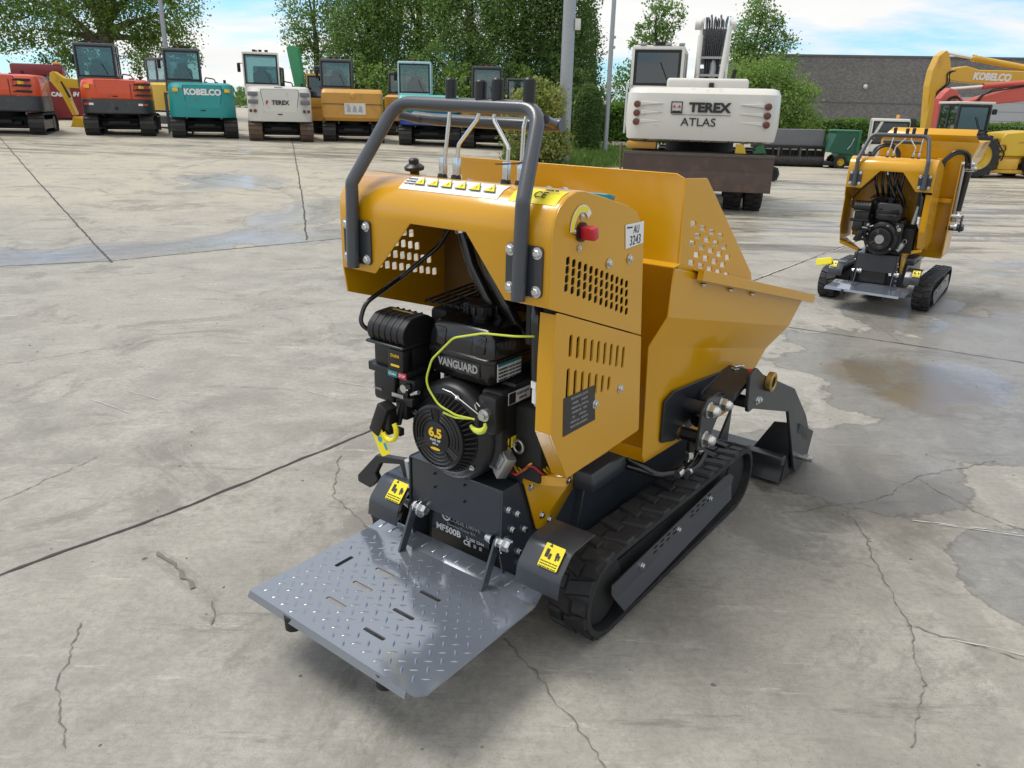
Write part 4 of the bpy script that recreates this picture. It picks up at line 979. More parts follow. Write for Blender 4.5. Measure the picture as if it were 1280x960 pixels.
def skip_second(root):
    Y = 'yellow_paint'
    def sec(z, x0, x1, y0, y1): return [(x0, y0, z), (x1, y0, z), (x1, y1, z), (x0, y1, z)]
    b = MB().loft([sec(.46, -.20, .50, .74, 1.2), sec(1.26, -.24, .52, .70, 1.45), sec(1.40, -.28, .58, .66, 1.55), sec(1.60, -.27, .64, .64, 1.6), ], True, False)
    b.faces([(-.27, .645, 1.60), (.64, .645, 1.60), (.60, .60, 1.66), (-.22, .60, 1.66), (.60, .66, 1.715), (-.18, .66, 1.715)], [(0, 1, 2, 3), (3, 2, 4, 5)])
    b.faces([(-.2, .74, .46), (.5, .74, .46), (.5, 1.2, .46), (-.2, 1.2, .46)], [(0, 1, 2, 3)])
    sk = b.build('skip', Y, root, solid=.006, sharp=20, bevel=.004)
    b = MB(); b.b2(-.30, .30, .60, .635, 1.25, 1.43); b.b2(.30, .37, .60, .70, .55, 1.44); b.b2(.37, .50, .64, .66, 1.02, 1.06); b.build('skip_frame', Y, root, bevel=.004)
    b = MB(); b.prism([(.60, .50), (.62, 1.42), (.70, 1.44), (.80, 1.40), (.78, .50)], frame((.515, 0, 0), *RIGHT), 0, .012); b.build('loader_arm', Y, root, bevel=.003)
    b = MB().cyl((.57, .68, .95), (.59, .66, 1.33), .032, None, 16); b.build('lift_ram', 'black_gloss', root)
    MB().cyl((.56, .69, .84), (.575, .68, .97), .016, None, 12).build('ram_rod', 'chrome', root)
    MB().b2(.53, .56, .64, .72, .84, 1.42, .006).build('ram_bracket', 'alu', root)
    for (x, y, z, l_) in ((.56, .64, .90, .10), (.62, .66, .83, .08), (.56, .64, 1.40, .12), (.60, .65, 1.36, .10), (.58, .62, .80, .06)):
        a = MB(); a.cyl((x - .04, y, z), (x - .04 + l_, y, z), .024, None, 14); a.lathe([(.032, 0), (.032, .022)], (x - .04 + l_ * .6, y, z), (1, 0, 0), 6); a.build('hydraulic_fitting', 'zinc', root)
    MB().prism(rrect(0, 0, .11, .16, .03), frame((.62, .66, .83), *RIGHT), 0, .015).build('arm_plate', 'dark_arm', root)
    MB().b2(.50, .66, .62, .72, .76, .80, .01).build('arm_foot', 'dark_arm', root)
    for k in range(2):
        MB().tube(fillet([(.33 + .03 * k, .52, 1.22), (.36 + .02 * k, .52, 1.42), (.46, .54, 1.53 - .03 * k), (.58 - .03 * k, .60, 1.50), (.60 - .03 * k, .63, 1.36)], .09, 6, False), .015, 10).build('hydraulic_hose', 'black_gloss', root, sharp=60)
    for k in range(2):
        MB().tube(fillet([(-.30, .40, 1.40), (-.28 + .03 * k, .46, 1.52), (-.16, .48, 1.58 - .03 * k), (-.05 - .03 * k, .5, 1.5), (-.04, .5, 1.38)], .09, 6, False), .014, 10).build('hydraulic_hose', 'black_gloss', root, sharp=60)
    for k in range(5):
        MB().tube(fillet([(-.16 + k * .07, .12, 1.38), (-.15 + k * .06, .12, 1.2), (-.12 + k * .05, .2, 1.08)], .05, 4, False), .014, 8).build('hydraulic_hose', 'black_gloss', root)
    MB().cyl((.27, .08, .85), (.31, .07, 1.14), .022, None, 12).build('gas_strut', 'alu', root)
    # folded yellow lever with a label, beside the left track
    q = frame((-.50, .02, .40), (1, .1, .25), (0, .3, 1)); MB().prism(rrect(0, 0, .16, .07, .02), q, 0, .02).build('lever_cover', 'yellow_sticker', root, bevel=.004)

main_label = 'large yellow mini dumper in the foreground with its tread platform folded down'
r1, e1 = dumper(main_label, (-.207, 2.208, 0), -.6428)
skip_main(r1)
r2, e2 = dumper('smaller yellow mini dumper farther back with black hoses looped over its hood', (3.22, 6.87, 0), -.62, True)
skip_second(r2); r2.scale = (.87, .87, .906)
# ---------------------------------------------------------------- vehicle paints
mat('orange_red', (.62, .075, .02), .35, coat=.3, var=.06, vscale=2, dirt=.12)
mat('teal_paint', (.012, .27, .27), .38, coat=.25, var=.08, vscale=2, dirt=.12)
mat('white_paint', (.60, .585, .54), .38, coat=.2, var=.05, vscale=2, dirt=.18, dirtcol=(.35, .31, .25))
mat('ochre_paint', (.50, .25, .035), .45, coat=.1, var=.1, vscale=2, dirt=.3, dirtcol=(.25, .15, .06))
mat('pale_blue_paint', (.36, .55, .60), .4, coat=.15, var=.06, vscale=2, dirt=.15)
mat('mint_paint', (.05, .42, .36), .4, coat=.15, var=.06, vscale=2, dirt=.15)
mat('blue_paint', (.015, .05, .26), .4, coat=.2, var=.08, vscale=2, dirt=.15)
mat('dark_paint', (.035, .037, .042), .42, coat=.15, var=.15, vscale=3, dirt=.25, dirtcol=(.1, .09, .08))
mat('charcoal_paint', (.06, .064, .07), .42, coat=.2, var=.1, vscale=3)
mat('bright_yellow', (.64, .42, .02), .4, coat=.2, var=.08, vscale=1.5, dirt=.2, dirtcol=(.3, .18, .05))
mat('kobelco_yellow', (.62, .36, .03), .45, coat=.15, var=.1, vscale=1.2, dirt=.22, dirtcol=(.32, .17, .05))
mat('faded_red', (.50, .085, .06), .5, coat=.1, var=.1, vscale=1.5, dirt=.25, dirtcol=(.3, .1, .08))
mat('maroon_paint', (.20, .018, .022), .4, coat=.2, var=.1, vscale=1.5)
mat('mower_green', (.018, .15, .05), .4, coat=.2, var=.1, vscale=3)
mat('net_green', (.02, .10, .065), .6, var=.2, vscale=6)
mat('seat_dark', (.018, .018, .02), .7)
mat('steel_worn', (.11, .095, .085), .5, metal=.6, var=.3, vscale=6, dirt=.4, dirtcol=(.12, .07, .04))
mat('blade_brown', (.075, .05, .042), .55, coat=.05, var=.3, vscale=2.5, dirt=.4, dirtcol=(.16, .09, .055))
mat('rust_track', (.10, .062, .04), .7, var=.3, vscale=6, dirt=.5, dirtcol=(.2, .15, .11))
mat('grey_sheet', (.16, .165, .18), .45, metal=.3, var=.15, vscale=3)
mat('galvanised', (.34, .355, .37), .48, metal=.45, var=.12, vscale=14, rvar=.1)
mat('lamp_red', (.4, .03, .02), .3); mat('lamp_amber', (.8, .35, .05), .3)
mat('rust_lamp', (.12, .035, .02), .35)
mat('tyre', (.018, .018, .018), .7, var=.3, vscale=8, dirt=.4, dirtcol=(.07, .06, .05))
def glass_mat(name, tint, mixf):
    m = bpy.data.materials.new(name); m.use_nodes = True; t = m.node_tree; t.nodes.clear(); L = t.links.new
    tr = t.nodes.new('ShaderNodeBsdfTransparent'); tr.inputs[0].default_value = (*tint, 1)
    gl = t.nodes.new('ShaderNodeBsdfGlossy'); gl.inputs['Roughness'].default_value = .03; gl.inputs[0].default_value = (.9, .95, 1, 1)
    fr = t.nodes.new('ShaderNodeLayerWeight'); fr.inputs[0].default_value = .25
    mr = t.nodes.new('ShaderNodeMapRange'); mr.inputs[3].default_value = mixf; mr.inputs[4].default_value = .75; L(fr.outputs['Facing'], mr.inputs[0])
    mx = t.nodes.new('ShaderNodeMixShader'); L(mr.outputs[0], mx.inputs[0]); L(tr.outputs[0], mx.inputs[1]); L(gl.outputs[0], mx.inputs[2])
    o = t.nodes.new('ShaderNodeOutputMaterial'); L(mx.outputs[0], o.inputs[0]); MATS[name] = m
glass_mat('cab_glass', (.62, .74, .73), .08); glass_mat('dark_glass', (.18, .24, .24), .10)

def plan_loft(b, secs):
    """secs: (z, half width, y rear, y front, corner radius)"""
    b.loft([[(q[0], q[1] + (yr + yf) / 2, z) for q in rrect(0, 0, 2 * hw, yf - yr, r, 4)] for z, hw, yr, yf, r in secs]); return b
def cab(root, x0, x1, y0, y1, z0, z1, m, glass='cab_glass', seat=True, post=.07):
    c = MB(); zc = z0 + .03
    c.b2(x0, x1, y0, y1, z1 - .10, z1, .035); c.b2(x0, x1, y0, y1, z0 - .25, z0 + .10, .02)
    lean = .04
    for x in (x0, x1 - post):
        for y in (y0, y1 - post): c.b2(x, x + post, y, y + post, z0, z1 - .05, .012)
    c.b2(x0, x0 + post, (y0 + y1) / 2 - .03, (y0 + y1) / 2 + .03, z0, z1 - .05); c.b2(x1 - post, x1, (y0 + y1) / 2 - .03, (y0 + y1) / 2 + .03, z0, z1 - .05)
    co = c.build('cab', m, root, sharp=30)
    g = post * .5
    for nm, bb in (('rear_window', (x0 + post - .005, x1 - post + .005, y0 + .02, y0 + .028, z0 + .09, z1 - .09)), ('windscreen', (x0 + post - .005, x1 - post + .005, y1 - .028, y1 - .02, z0 + .09, z1 - .09)),
                   ('side_window', (x0 + .02, x0 + .028, y0 + post, y1 - post, z0 + .09, z1 - .09)), ('side_window', (x1 - .028, x1 - .02, y0 + post, y1 - post, z0 + .09, z1 - .09))):
        MB().b2(*bb).build(nm, glass, co, smooth=False)
    s = MB(); xr0, xr1, zr0, zr1 = x0 + post - .03, x1 - post + .03, z0 + .07, z1 - .07
    for (a, bb) in (((xr0, zr0), (xr1, zr0 + .045)), ((xr0, zr1 - .045), (xr1, zr1)), ((xr0, zr0 + .045), (xr0 + .045, zr1 - .045)), ((xr1 - .045, zr0 + .045), (xr1, zr1 - .045))):
        s.b2(a[0], bb[0], y0 - .004, y0 + .016, a[1], bb[1])
    s.build('window_seal', 'black_matt', co)
    if seat:
        xm = (x0 + x1) / 2
        s = MB(); s.b2(xm - .26, xm + .26, y0 + .28, y0 + .42, z0 - .05, z0 + .42, .08, 3); s.b2(xm - .14, xm + .14, y0 + .30, y0 + .38, z0 + .40, z0 + .58, .04, 3); s.b2(xm - .28, xm + .28, y0 + .3, y0 + .8, z0 - .15, z0 + .02, .05)
        s.build('seat', 'seat_dark', co)
        MB().tube([(xm + .05, y1 - .15, z0 - .1), (xm + .05, y1 - .3, z0 + .25)], .03, 8).build('steering_column', 'seat_dark', co)
    w = MB(); w.tube([(x1 - .25, y0 - .02, z0 + .13), (x1 - .4, y0 - .022, z0 + .45)], .01, 6); w.build('wiper', 'black_matt', co)
    return co
def wide_track(root, x0, x1, y0, y1, h, m, lugs=True):
    r = h / 2 - .02
    pth = resample(belt_path(y0 + r, y1 - r, h / 2, h / 2, h / 2, h / 2, 8), .09)
    t = track_belt('track', x0, x1, pth, .03, root, m, lug=.03, pitch=.14, lugs=False)
    b = MB(); fine = resample(belt_path(y0 + r, y1 - r, h / 2, h / 2, h / 2, h / 2, 8), .125); N = len(fine)
    for i in range(N):
        p = Vector(fine[i]); a = Vector(fine[i - 1]); c = Vector(fine[(i + 1) % N]); tt = (c - a).normalized()
        b.box(((x0 + x1) / 2, p.x, p.y), (x1 - x0, .070, .055), Matrix.Rotation(math.atan2(tt.y, tt.x), 4, 'X'))
    b.build('track_shoes', m, t)
    w = MB()
    for y in (y0 + h / 2, y1 - h / 2): w.cyl((x0 + .05, y, h / 2), (x1 - .05, y, h / 2), h / 2 - .07, None, 18)
    w.b2(x0 + .06, x1 - .06, y0 + h / 2, y1 - h / 2, h * .25, h * .7); w.build('track_frame', 'dark_paint', t)
    return t
def excavator(label, loc, yaw, body, cabm, lower=None, cabx=(-.99, .06), top=2.53, bz=(.60, 1.57), hw=.95, trk='rubber_far', writing=None, style='round', seat=True, boom=None, glass='cab_glass', group='excavators parked in a row', tx=.56):
    root = thing('excavator', label, 'excavator', loc, yaw, group)
    for s in (-1, 1): wide_track(root, min(s * tx, s * (tx + .40)), max(s * tx, s * (tx + .40)), -1.05, 1.15, .56, trk)
    b = MB(); b.b2(-.62, .62, -.5, .6, .22, .48, .03); b.cyl((0, 0, .45), (0, 0, .66), .48, None, 24); b.b2(-.5, .5, -.75, -.5, .25, .36, .02); b.b2(-.3, .3, -.95, -.6, .30, .40, .02); b.build('undercarriage', 'black_matt', root)
    MB().prism([(1.25, .08), (1.32, .08), (1.36, .30), (1.30, .52), (1.24, .50), (1.28, .30)], frame((-1.03, 0, 0), *RIGHT), 0, 2.06).build('dozer_blade', 'dark_paint', root)
    z0, z1 = bz
    if lower:
        b = MB(); zm = z0 + (z1 - z0) * .42
        plan_loft(b, [(z0, hw - .03, -1.18, 1.0, .42), (z0 + .03, hw, -1.22, 1.0, .45), (zm, hw, -1.22, 1.0, .45)])
        cw = b.build('counterweight', lower, root, sharp=30, bevel=.01)
        MB().cyl((0, -1.222, z0 + .16), (0, -1.212, z0 + .16), .055, None, 16).build('tow_eye', 'black_matt', cw)
        for s in (-1, 1):
            MB().b2(s * .55, s * .72, -1.2, -1.14, zm - .17, zm - .11).build('reflector', 'white_sticker', cw); MB().b2(s * .72, s * .85, -1.16, -1.02, zm - .17, zm - .11).build('reflector', 'lamp_red', cw)
    else: zm = z0
    b = MB()
    if style == 'round': plan_loft(b, [(zm + .004, hw - .01, -1.17, .95, .42), (zm + .05, hw, -1.19, .95, .44), (z1 - .16, hw - .01, -1.17, .95, .44), (z1 - .05, hw - .05, -1.10, .95, .42), (z1, hw - .14, -.98, .9, .36)])
    elif style == 'box': plan_loft(b, [(zm + .004, hw - .03, -1.10, .95, .14), (zm + .10, hw, -1.17, .95, .14), (z1 - .12, hw, -1.15, .95, .12), (z1 - .03, hw - .02, -1.06, .95, .12), (z1, hw - .08, -1.0, .9, .1)])
    bo = b.build('engine_cover', body, root, sharp=28)
    if style == 'round':
        hz0 = zm + .28 * (z1 - zm); hz1 = z1 - .10 * (z1 - zm)
        MB().sheet(fillet([(-.52, hz1), (-.42, hz0), (.48, hz0), (.58, hz1)], .06, 4), [], .012, frame((0, -1.186, 0), (1, 0, 0), (0, .01, 1)), .004).build('rear_hatch', body, bo)
        MB().sheet(fillet([(-.537, hz1 + .014), (-.434, hz0 - .014), (.494, hz0 - .014), (.597, hz1 + .014)], .06, 4), [], .008, frame((0, -1.186, 0), (1, 0, 0), (0, .01, 1))).build('hatch_gap', 'black_matt', bo)
        for s in (-1, 1):
            MB().b2(s * .76 - .05, s * .76 + .05, -1.175, -1.10, z1 - .28, z1 - .18, .02).build('tail_lamp', 'lamp_amber', bo)
            MB().prism(rrect(0, 0, .09, .10, .01), frame((s * .70, -1.180, z1 - .22), *REAR), -.01, .004).build('warning_sticker', 'yellow_ink', bo)
        for k in range(2): MB().cyl((.15 + k * .3, -.8, z1 - .01), (.15 + k * .3, -.8, z1 + .03), .05, None, 12).build('filler_cap', 'black_matt', bo)
        MB().b2(-.07, .07, -1.205, -1.18, hz0 - .09, hz0 - .06, .01).build('hatch_handle', 'black_matt', bo)
    if style == 'round' and lower:
        for k in range(3):
            MB().prism([(.50, 0), (.97, -.015), (.99, .05), (.62, .055)], frame((0, -1.155 + .0, zm + .10 + k * .155), (1, .0, 0), (0, 0, 1)), -.015, .05).build('vent_slit', 'black_matt', bo)
        MB().b2(.43, .445, -1.197, -1.17, zm + .03, z1 - .14).build('panel_gap', 'black_matt', bo)
    if style == 'box':
        MB().b2(-hw + .02, hw - .02, -1.178, -1.13, zm + .52 * (z1 - zm), zm + .54 * (z1 - zm)).build('panel_gap', 'dark_paint', bo)
    co = cab(root, cabx[0], cabx[1], -.62, .72, z1 - .02, top, cabm, glass, seat)
    for k in range(3): MB().b2(cabx[0] + .3 + k * .18, cabx[0] + .40 + k * .18, -.45, -.37, top, top + .07, .015).build('work_lamp', 'black_matt', co)
    MB().tube([(cabx[0] + .42, -.3, top), (cabx[0] + .42, -.3, top + .06)], .035, 10).build('beacon', 'lamp_red', co)
    MB().tube([(cabx[0] - .02, .6, top - .3), (cabx[0] - .16, .62, top - .28)], .012, 6).b2(cabx[0] - .22, cabx[0] - .12, .58, .62, top - .55, top - .28, .02).build('mirror', 'black_matt', co)
    b = MB(); b.tube([(.70, -.55, z1 - .05), (.70, -.55, z1 + .10)], .04, 10); b.build('exhaust', 'black_matt', root)
    MB().tube(fillet([(cabx[1] + .04, .2, z1), (cabx[1] + .10, -.1, z1 + .16), (cabx[1] + .35, -.3, z1 + .12), (cabx[1] + .38, -.3, z1)], .06, 4, False), .018, 8).build('handrail', 'black_matt', root)
    # boom folded low in front
    bm = boom or body
    MB().prism(fillet([(.9, .95), (1.5, 1.30), (2.3, 1.50), (2.45, 1.42), (1.7, 1.02), (1.0, .70)], .05, 3), frame((.12, 0, 0), *RIGHT), 0, .26).build('boom', bm, root, bevel=.01)
    MB().prism([(2.30, 1.55), (2.50, 1.48), (2.62, .45), (2.48, .42)], frame((.15, 0, 0), *RIGHT), 0, .20).build('dipper_arm', bm, root, bevel=.01)
    MB().prism(fillet([(2.10, .45), (2.60, .50), (2.62, .20), (2.40, .04), (2.05, .10)], .08, 3), frame((-.10, 0, 0), *RIGHT), 0, .7).build('bucket', 'dark_paint', root, bevel=.01)
    if writing:
        for (s_, size, x, z, m, bold, sx) in writing:
            text('lettering', s_, size, frame((x, -1.195 if style == 'round' else -1.19, z), *REAR), m, bo, depth=.004, bold=bold, sx=sx)
    return root
rad = lambda x, y: -math.atan2(x, y)
ex = [(-14.4, 24.0), (-12.38, 25.3), (-9.98, 25.75), (-7.56, 25.8), (-5.42, 26.75), (-2.88, 26.55), (-1.0, 26.3)]
def ez(i, dx=0): return (ex[i][0] + dx, ex[i][1], gz(*ex[i]))
excavator('orange red excavator at the left end of the row with a dark counterweight', ez(0, -.75), R(20), 'orange_red', 'charcoal_paint', lower='dark_paint', bz=(.62, 1.62), top=3.0, hw=1.15, cabx=(-1.15, -.30), tx=.72)
e2_ = excavator('orange red excavator with charcoal cab beside the yellow dipper arm and turquoise excavator', ez(1), R(21), 'orange_red', 'charcoal_paint', lower='dark_paint', bz=(.60, 1.58), top=2.56, cabx=(-1.0, .10))
e3_ = excavator('turquoise excavator with charcoal cab and white lettering across its rounded rear', ez(2), R(21), 'teal_paint', 'charcoal_paint', bz=(.58, 1.58), writing=[('KOBELCO', .23, .03, 1.30, 'white_sticker', .012, 1.0)])
e4_ = excavator('white excavator with white cab and rust brown tracks', ez(3), R(16), 'white_paint', 'white_paint', bz=(.56, 1.57), trk='rust_track', writing=[('TEREX', .17, .03, 1.10, 'ink', .006, 1.0), ('F', .13, -.36, 1.10, 'lamp_red', .01, 1.0)])
for s in (-1, 1):
    for k in range(2): MB().b2(s * .76 - .14, s * .76 + .14, -1.20, -1.06, 1.28 - k * .22, 1.40 - k * .22, .02).build('vent_grille', 'grey_sheet', e4_)
    for k in range(2): MB().cyl((s * .78 + k * .12 - .06, -1.19, .86), (s * .78 + k * .12 - .06, -1.17, .86), .05, None, 12).build('tail_lamp', 'rust_lamp', e4_)
MB().b2(-.12, .12, -1.10, -1.0, 1.50, 1.54, .01).build('camera_guard', 'black_matt', e4_)
e5_ = excavator('ochre yellow excavator with dark grey cab and a white plate on its boxy rear', ez(4), R(10), 'ochre_paint', 'charcoal_paint', bz=(.62, 1.57), top=2.45, style='box', cabx=(-.98, .02), hw=.95, boom='ochre_paint')
MB().b2(-.25, .40, -1.19, -1.17, .82, 1.16).build('rear_plate', 'white_paint', e5_)
for k, x in enumerate((-.12, .06, .24)): MB().prism([(x - .07, .90), (x + .07, .88), (x + .05, 1.05), (x - .02, 1.10)], frame((0, -1.192, 0), *REAR), 0, .003).build('plate_mark', 'galvanised', e5_)
MB().lathe([(.09, 0), (.07, .02)], (.02, -1.16, 1.36), (0, -1, 0), 14).build('cover_lock', 'ochre_paint', e5_)
e6_ = excavator('blue excavator with mint green top cover and pale blue cab', ez(5), R(4), 'mint_paint', 'pale_blue_paint', lower='blue_paint', bz=(.60, 1.50), top=2.48, style='box', cabx=(-.98, .06), hw=.95)
e7_ = excavator('yellow excavator with black cab partly hidden behind the dumper levers', ez(6, .1), R(1), 'ochre_paint', 'dark_paint', lower='dark_paint', bz=(.62, 1.40), top=2.42, style='box', cabx=(-.60, .36), hw=.9, tx=.5)

# second row, glimpsed through the gaps
def digger_behind(label, loc, yaw, m, tall):
    """a whole excavator seen only past its neighbours; its dipper stands up beside the cab"""
    root = thing('excavator', label, 'excavator', loc, yaw, 'excavators standing behind the row')
    for s in (-1, 1): wide_track(root, min(s * .6, s * 1.0), max(s * .6, s * 1.0), -1.0, 1.1, .56, 'rubber_far')
    b = plan_loft(MB(), [(.60, 1.0, -1.1, .9, .2), (1.42, 1.0, -1.1, .9, .2), (1.5, .9, -1.0, .8, .2)]); b.build('engine_cover', m, root, sharp=30)
    b = MB(); b.cyl((0, 0, .4), (0, 0, .62), .45); b.build('turntable', 'black_matt', root)
    cab(root, -.9, 0, -.3, .8, 1.5, 2.3, 'charcoal_paint')
    return root
d = digger_behind('bright yellow excavator with bent boom hidden behind the left orange red ones', (-12.9, 29.4, gz(-12.9, 29.4)), R(60), 'bright_yellow', True)
d.location = (-11.9, 29.2, gz(-11.9, 29.2))
yl = MB(); Mx = frame((-15.02, 27.6, gz(-14.05, 27.6) - .15), (1, .1, 0), (0, 0, 1))
inv = d.matrix_basis.inverted()
def child_prism(root, name, pts, Mw, h0, h1, m, bev=.01): 
    return MB().prism(pts, root.matrix_basis.inverted() @ Mw, h0, h1).build(name, m, root, bevel=bev)
child_prism(d, 'boom', fillet([(-.66, 1.62), (-.62, 1.85), (-.50, 1.90), (-.20, 1.70), (.55, 1.64), (1.4, 1.2), (1.5, .95), (.5, 1.38), (-.18, 1.40), (-.10, .95), (.02, .55), (-.10, .52), (-.36, 1.20)], .05, 3), Mx, -.13, .13, 'bright_yellow')
child_prism(d, 'dipper_cylinder', [(-.50, 1.30), (-.40, 1.34), (-.10, .62), (-.22, .58)], Mx, -.2, -.14, 'black_gloss')
child_prism(d, 'bucket', fillet([(-.35, .02), (.30, .02), (.30, .42), (.0, .50), (-.1, .2)], .05, 3), Mx, -.35, .35, 'bright_yellow')
child_prism(d, 'hydraulic_hose', [(-.32, 1.58), (-.28, 1.60), (-.05, 1.10), (-.12, 1.08)], Mx, .131, .15, 'black_matt', 0)
g_ = digger_behind('excavator with an upright green dipper arm behind the white excavator', (-6.6, 30.4, gz(-6.6, 30.4)), R(5), 'ochre_paint', True)
Mg = frame((-8.0, 29.6, gz(-8, 29.6) - .60), (1, 0, 0), (0, 0, 1))
mat('boom_green', (.05, .30, .13), .45, coat=.1, var=.15, vscale=2, dirt=.2)
child_prism(g_, 'dipper_arm', fillet([(-.24, 3.42), (-.16, 3.50), (.10, 3.48), (.14, 3.36), (.36, 1.6), (.05, 1.6)], .04, 3), Mg, -.2, .2, 'boom_green')
child_prism(g_, 'boom', [(-.05, 1.9), (.40, 1.9), (1.5, 1.2), (1.5, .8), (.2, 1.3)], Mg, -.18, .18, 'boom_green')
for (lx, ly, lab) in ((-9.0, 31.0, 'ochre excavator standing behind the gap between the turquoise and white ones'), (-4.0, 31.0, 'ochre excavator standing behind the gap between the ochre and blue ones'), (.4, 31.6, 'ochre excavator standing behind the flowering bush')):
    q = digger_behind(lab, (lx, ly, gz(lx, ly) - .1), R(4), 'ochre_paint', False)
# yellow cab beside the green dipper
t_ = thing('tipper_truck', 'small amber tipper truck with glazed cab between the white and ochre excavators', 'truck', (-7.05, 29.0, gz(-7.05, 29)), R(12))
b = MB(); b.b2(-.42, .42, -.3, 1.5, .45, 1.10, .05); b.build('body', 'ochre_paint', t_); cab(t_, -.42, .42, -.35, .55, 1.15, 2.0, 'ochre_paint', 'dark_glass', False)
b = MB()
for y in (0, 1.2):
    for x in (-.42, .30): b.cyl((x, y, .3), (x + .14, y, .3), .3, None, 20)
b.build('wheel', 'tyre', t_)
# maroon harvester
t_ = thing('harvester', 'dark red harvester with white lettering between the two orange red excavators', 'harvester', (-17.3, 30.6, gz(-17.1, 30.6) - .55), R(24))
b = MB(); b.prism(fillet([(-1.2, .55), (-1.2, 1.95), (.1, 1.92), (1.9, 1.70), (2.1, 1.3), (1.9, .65)], .1, 3), frame((0, 0, 0), *REAR), -1.6, 0); bd = b.build('body', 'maroon_paint', t_, bevel=.03)
MB().b2(-1.4, .3, .2, 1.5, 2.1, 2.5, .08).build('grain_tank', 'maroon_paint', t_); MB().b2(-1.3, .2, .25, 1.4, 1.9, 2.12).build('cab', 'dark_glass', t_); MB().b2(.0, .25, .2, .5, 2.5, 2.58, .02).build('beacon', 'lamp_amber', t_)
text('lettering', 'CASE', .20, frame((.05, -.012, 1.45), *REAR), 'white_sticker', bd, depth=.004, bold=.012); text('lettering', 'IH', .2, frame((.62, -.012, 1.47), *REAR), 'white_sticker', bd, depth=.004, bold=.012, shear=.3)
def wheel(parent, c, r, w, axis=(0, 1, 0), rim='bright_yellow', rr=.55, treads=18):
    a = Vector(axis).normalized(); c = Vector(c); b = MB()
    b.lathe([(r * rr, -w / 2), (r * .93, -w / 2), (r, -w * .36), (r, w * .36), (r * .93, w / 2), (r * rr, w / 2)], c, a, 32, False)
    x = a.orthogonal().normalized(); y = a.cross(x)
    for k in range(treads):
        an = 2 * math.pi * k / treads; d_ = x * math.cos(an) + y * math.sin(an); t = a.cross(d_)
        mm = Matrix(((d_.x, t.x, a.x, 0), (d_.y, t.y, a.y, 0), (d_.z, t.z, a.z, 0), (0, 0, 0, 1)))
        for s in (-1, 1): b.box(c + d_ * (r + .005) + a * s * w * .22 + t * s * r * .06, (r * .10, r * .10, w * .46), mm)
    ty = b.build('tyre', 'tyre', parent, sharp=35)
    MB().lathe([(.03, -w * .30), (r * rr * .45, -w * .28), (r * rr * .6, -w * .12), (r * rr, -w * .40), (r * rr + .02, -w * .42), (r * rr + .02, w * .42), (.03, w * .3)], c, a, 28).build('rim', rim, ty, sharp=30)
    return ty
for (x, s) in ((1.2, -1.0), (-.9, -1.2)): wheel(t_, (x + .35, -.45, .50), .5, .35, (0, 1, 0), 'black_matt')

# ---------------------------------------------------------------- white wheeled excavator
t_ = thing('wheeled_excavator', 'large white wheeled excavator with brown dozer blade and raised boom seen from behind', 'excavator', (3.42, 15.2, 0), R(-13.5))
W_ = 'white_paint'
b = MB(); secs = []
for z, hw, yr, r in ((1.16, 1.17, -1.60, .30), (1.19, 1.24, -1.68, .34), (1.45, 1.275, -1.74, .36), (1.92, 1.26, -1.70, .36), (2.00, 1.22, -1.62, .34), (2.02, 1.15, -1.55, .3)): secs.append((z, hw, yr, .9, r))
plan_loft(b, secs); cw = b.build('counterweight', W_, t_, sharp=35)
b = MB(); b.b2(-.62, .72, -1.40, .6, 1.98, 2.17, .05, 3); hd = b.build('engine_hood', W_, t_, sharp=30)
MB().tube([(.45, -1.2, 2.15), (.48, -1.22, 2.32)], .035, 10).build('exhaust', 'black_matt', t_); MB().b2(.08, .16, -1.44, -1.36, 1.98, 2.10, .01).build('hood_latch', 'black_matt', t_)
for s in (-1, 1):
    for k in range(3):
        z = 1.74 - k * .14
        b = MB(); b.prism([(s * .62, z + .02), (s * .99, z + .05), (s * .99, z - .02)], frame((0, -1.742, 0), *REAR), -.03, .008); b.build('cooling_fin', W_, cw, bevel=.008)
        MB().lathe([(.055, -.02), (.055, .012), (.04, .018)], (s * 1.06, -1.725, z), (s * .12, -1, 0), 16).build('tail_lamp', 'rust_lamp', cw)
text('lettering', 'TEREX', .20, frame((.13, -1.748, 1.70), *REAR), 'ink', cw, depth=.004, bold=.010, sx=1.12); text('lettering', 'ATLAS', .18, frame((-.03, -1.748, 1.47), *REAR), 'ink', cw, depth=.004, bold=.001, sx=1.1)
b = MB().sheet(rrect(0, 0, .19, .19, .004), [rrect(0, .005, .155, .145, .002)], .003, frame((-.40, -1.747, 1.70), *REAR)); b.b2(-.47, -.33, -1.75, -1.745, 1.62, 1.65); b.build('logo_frame', 'ink', cw)
b = MB()
for x in (-.44, -.36): b.prism([(x - .03, 1.70), (x + .03, 1.70), (x + .03, 1.715), (x - .03, 1.715)], frame((0, -1.747, 0), *REAR), 0, .002); b.b2(x - .008, x + .008, -1.75, -1.745, 1.69, 1.74)
b.build('logo_mark', 'lamp_red', cw)
MB().b2(-.48, .48, -1.747, -1.744, 1.585, 1.592).build('lettering_rule', 'ink', cw)
b = MB(); rnd = random.Random(4)
for k in range(60):
    x = rnd.uniform(-1.0, 1.0); b.prism([(x - .03, 1.165), (x + .05, 1.165), (x + .03, 1.18 + rnd.random() * .012)], frame((0, -1.690, 0), *REAR), 0, .002)
b.build('rust_edge', 'rust_track', cw, smooth=False)
cab(t_, -1.28, -.38, -1.0, .7, 1.98, 2.70, W_, 'dark_glass', True, .08)
b = MB(); b.b2(-1.28, -.40, -.98, .7, 1.2, 1.9, .02); b.build('cab_base', W_, t_)
MB().tube([(-1.32, -1.05, 2.1), (-1.32, -1.05, 1.25)], .018, 8).build('handrail', 'zinc', t_)
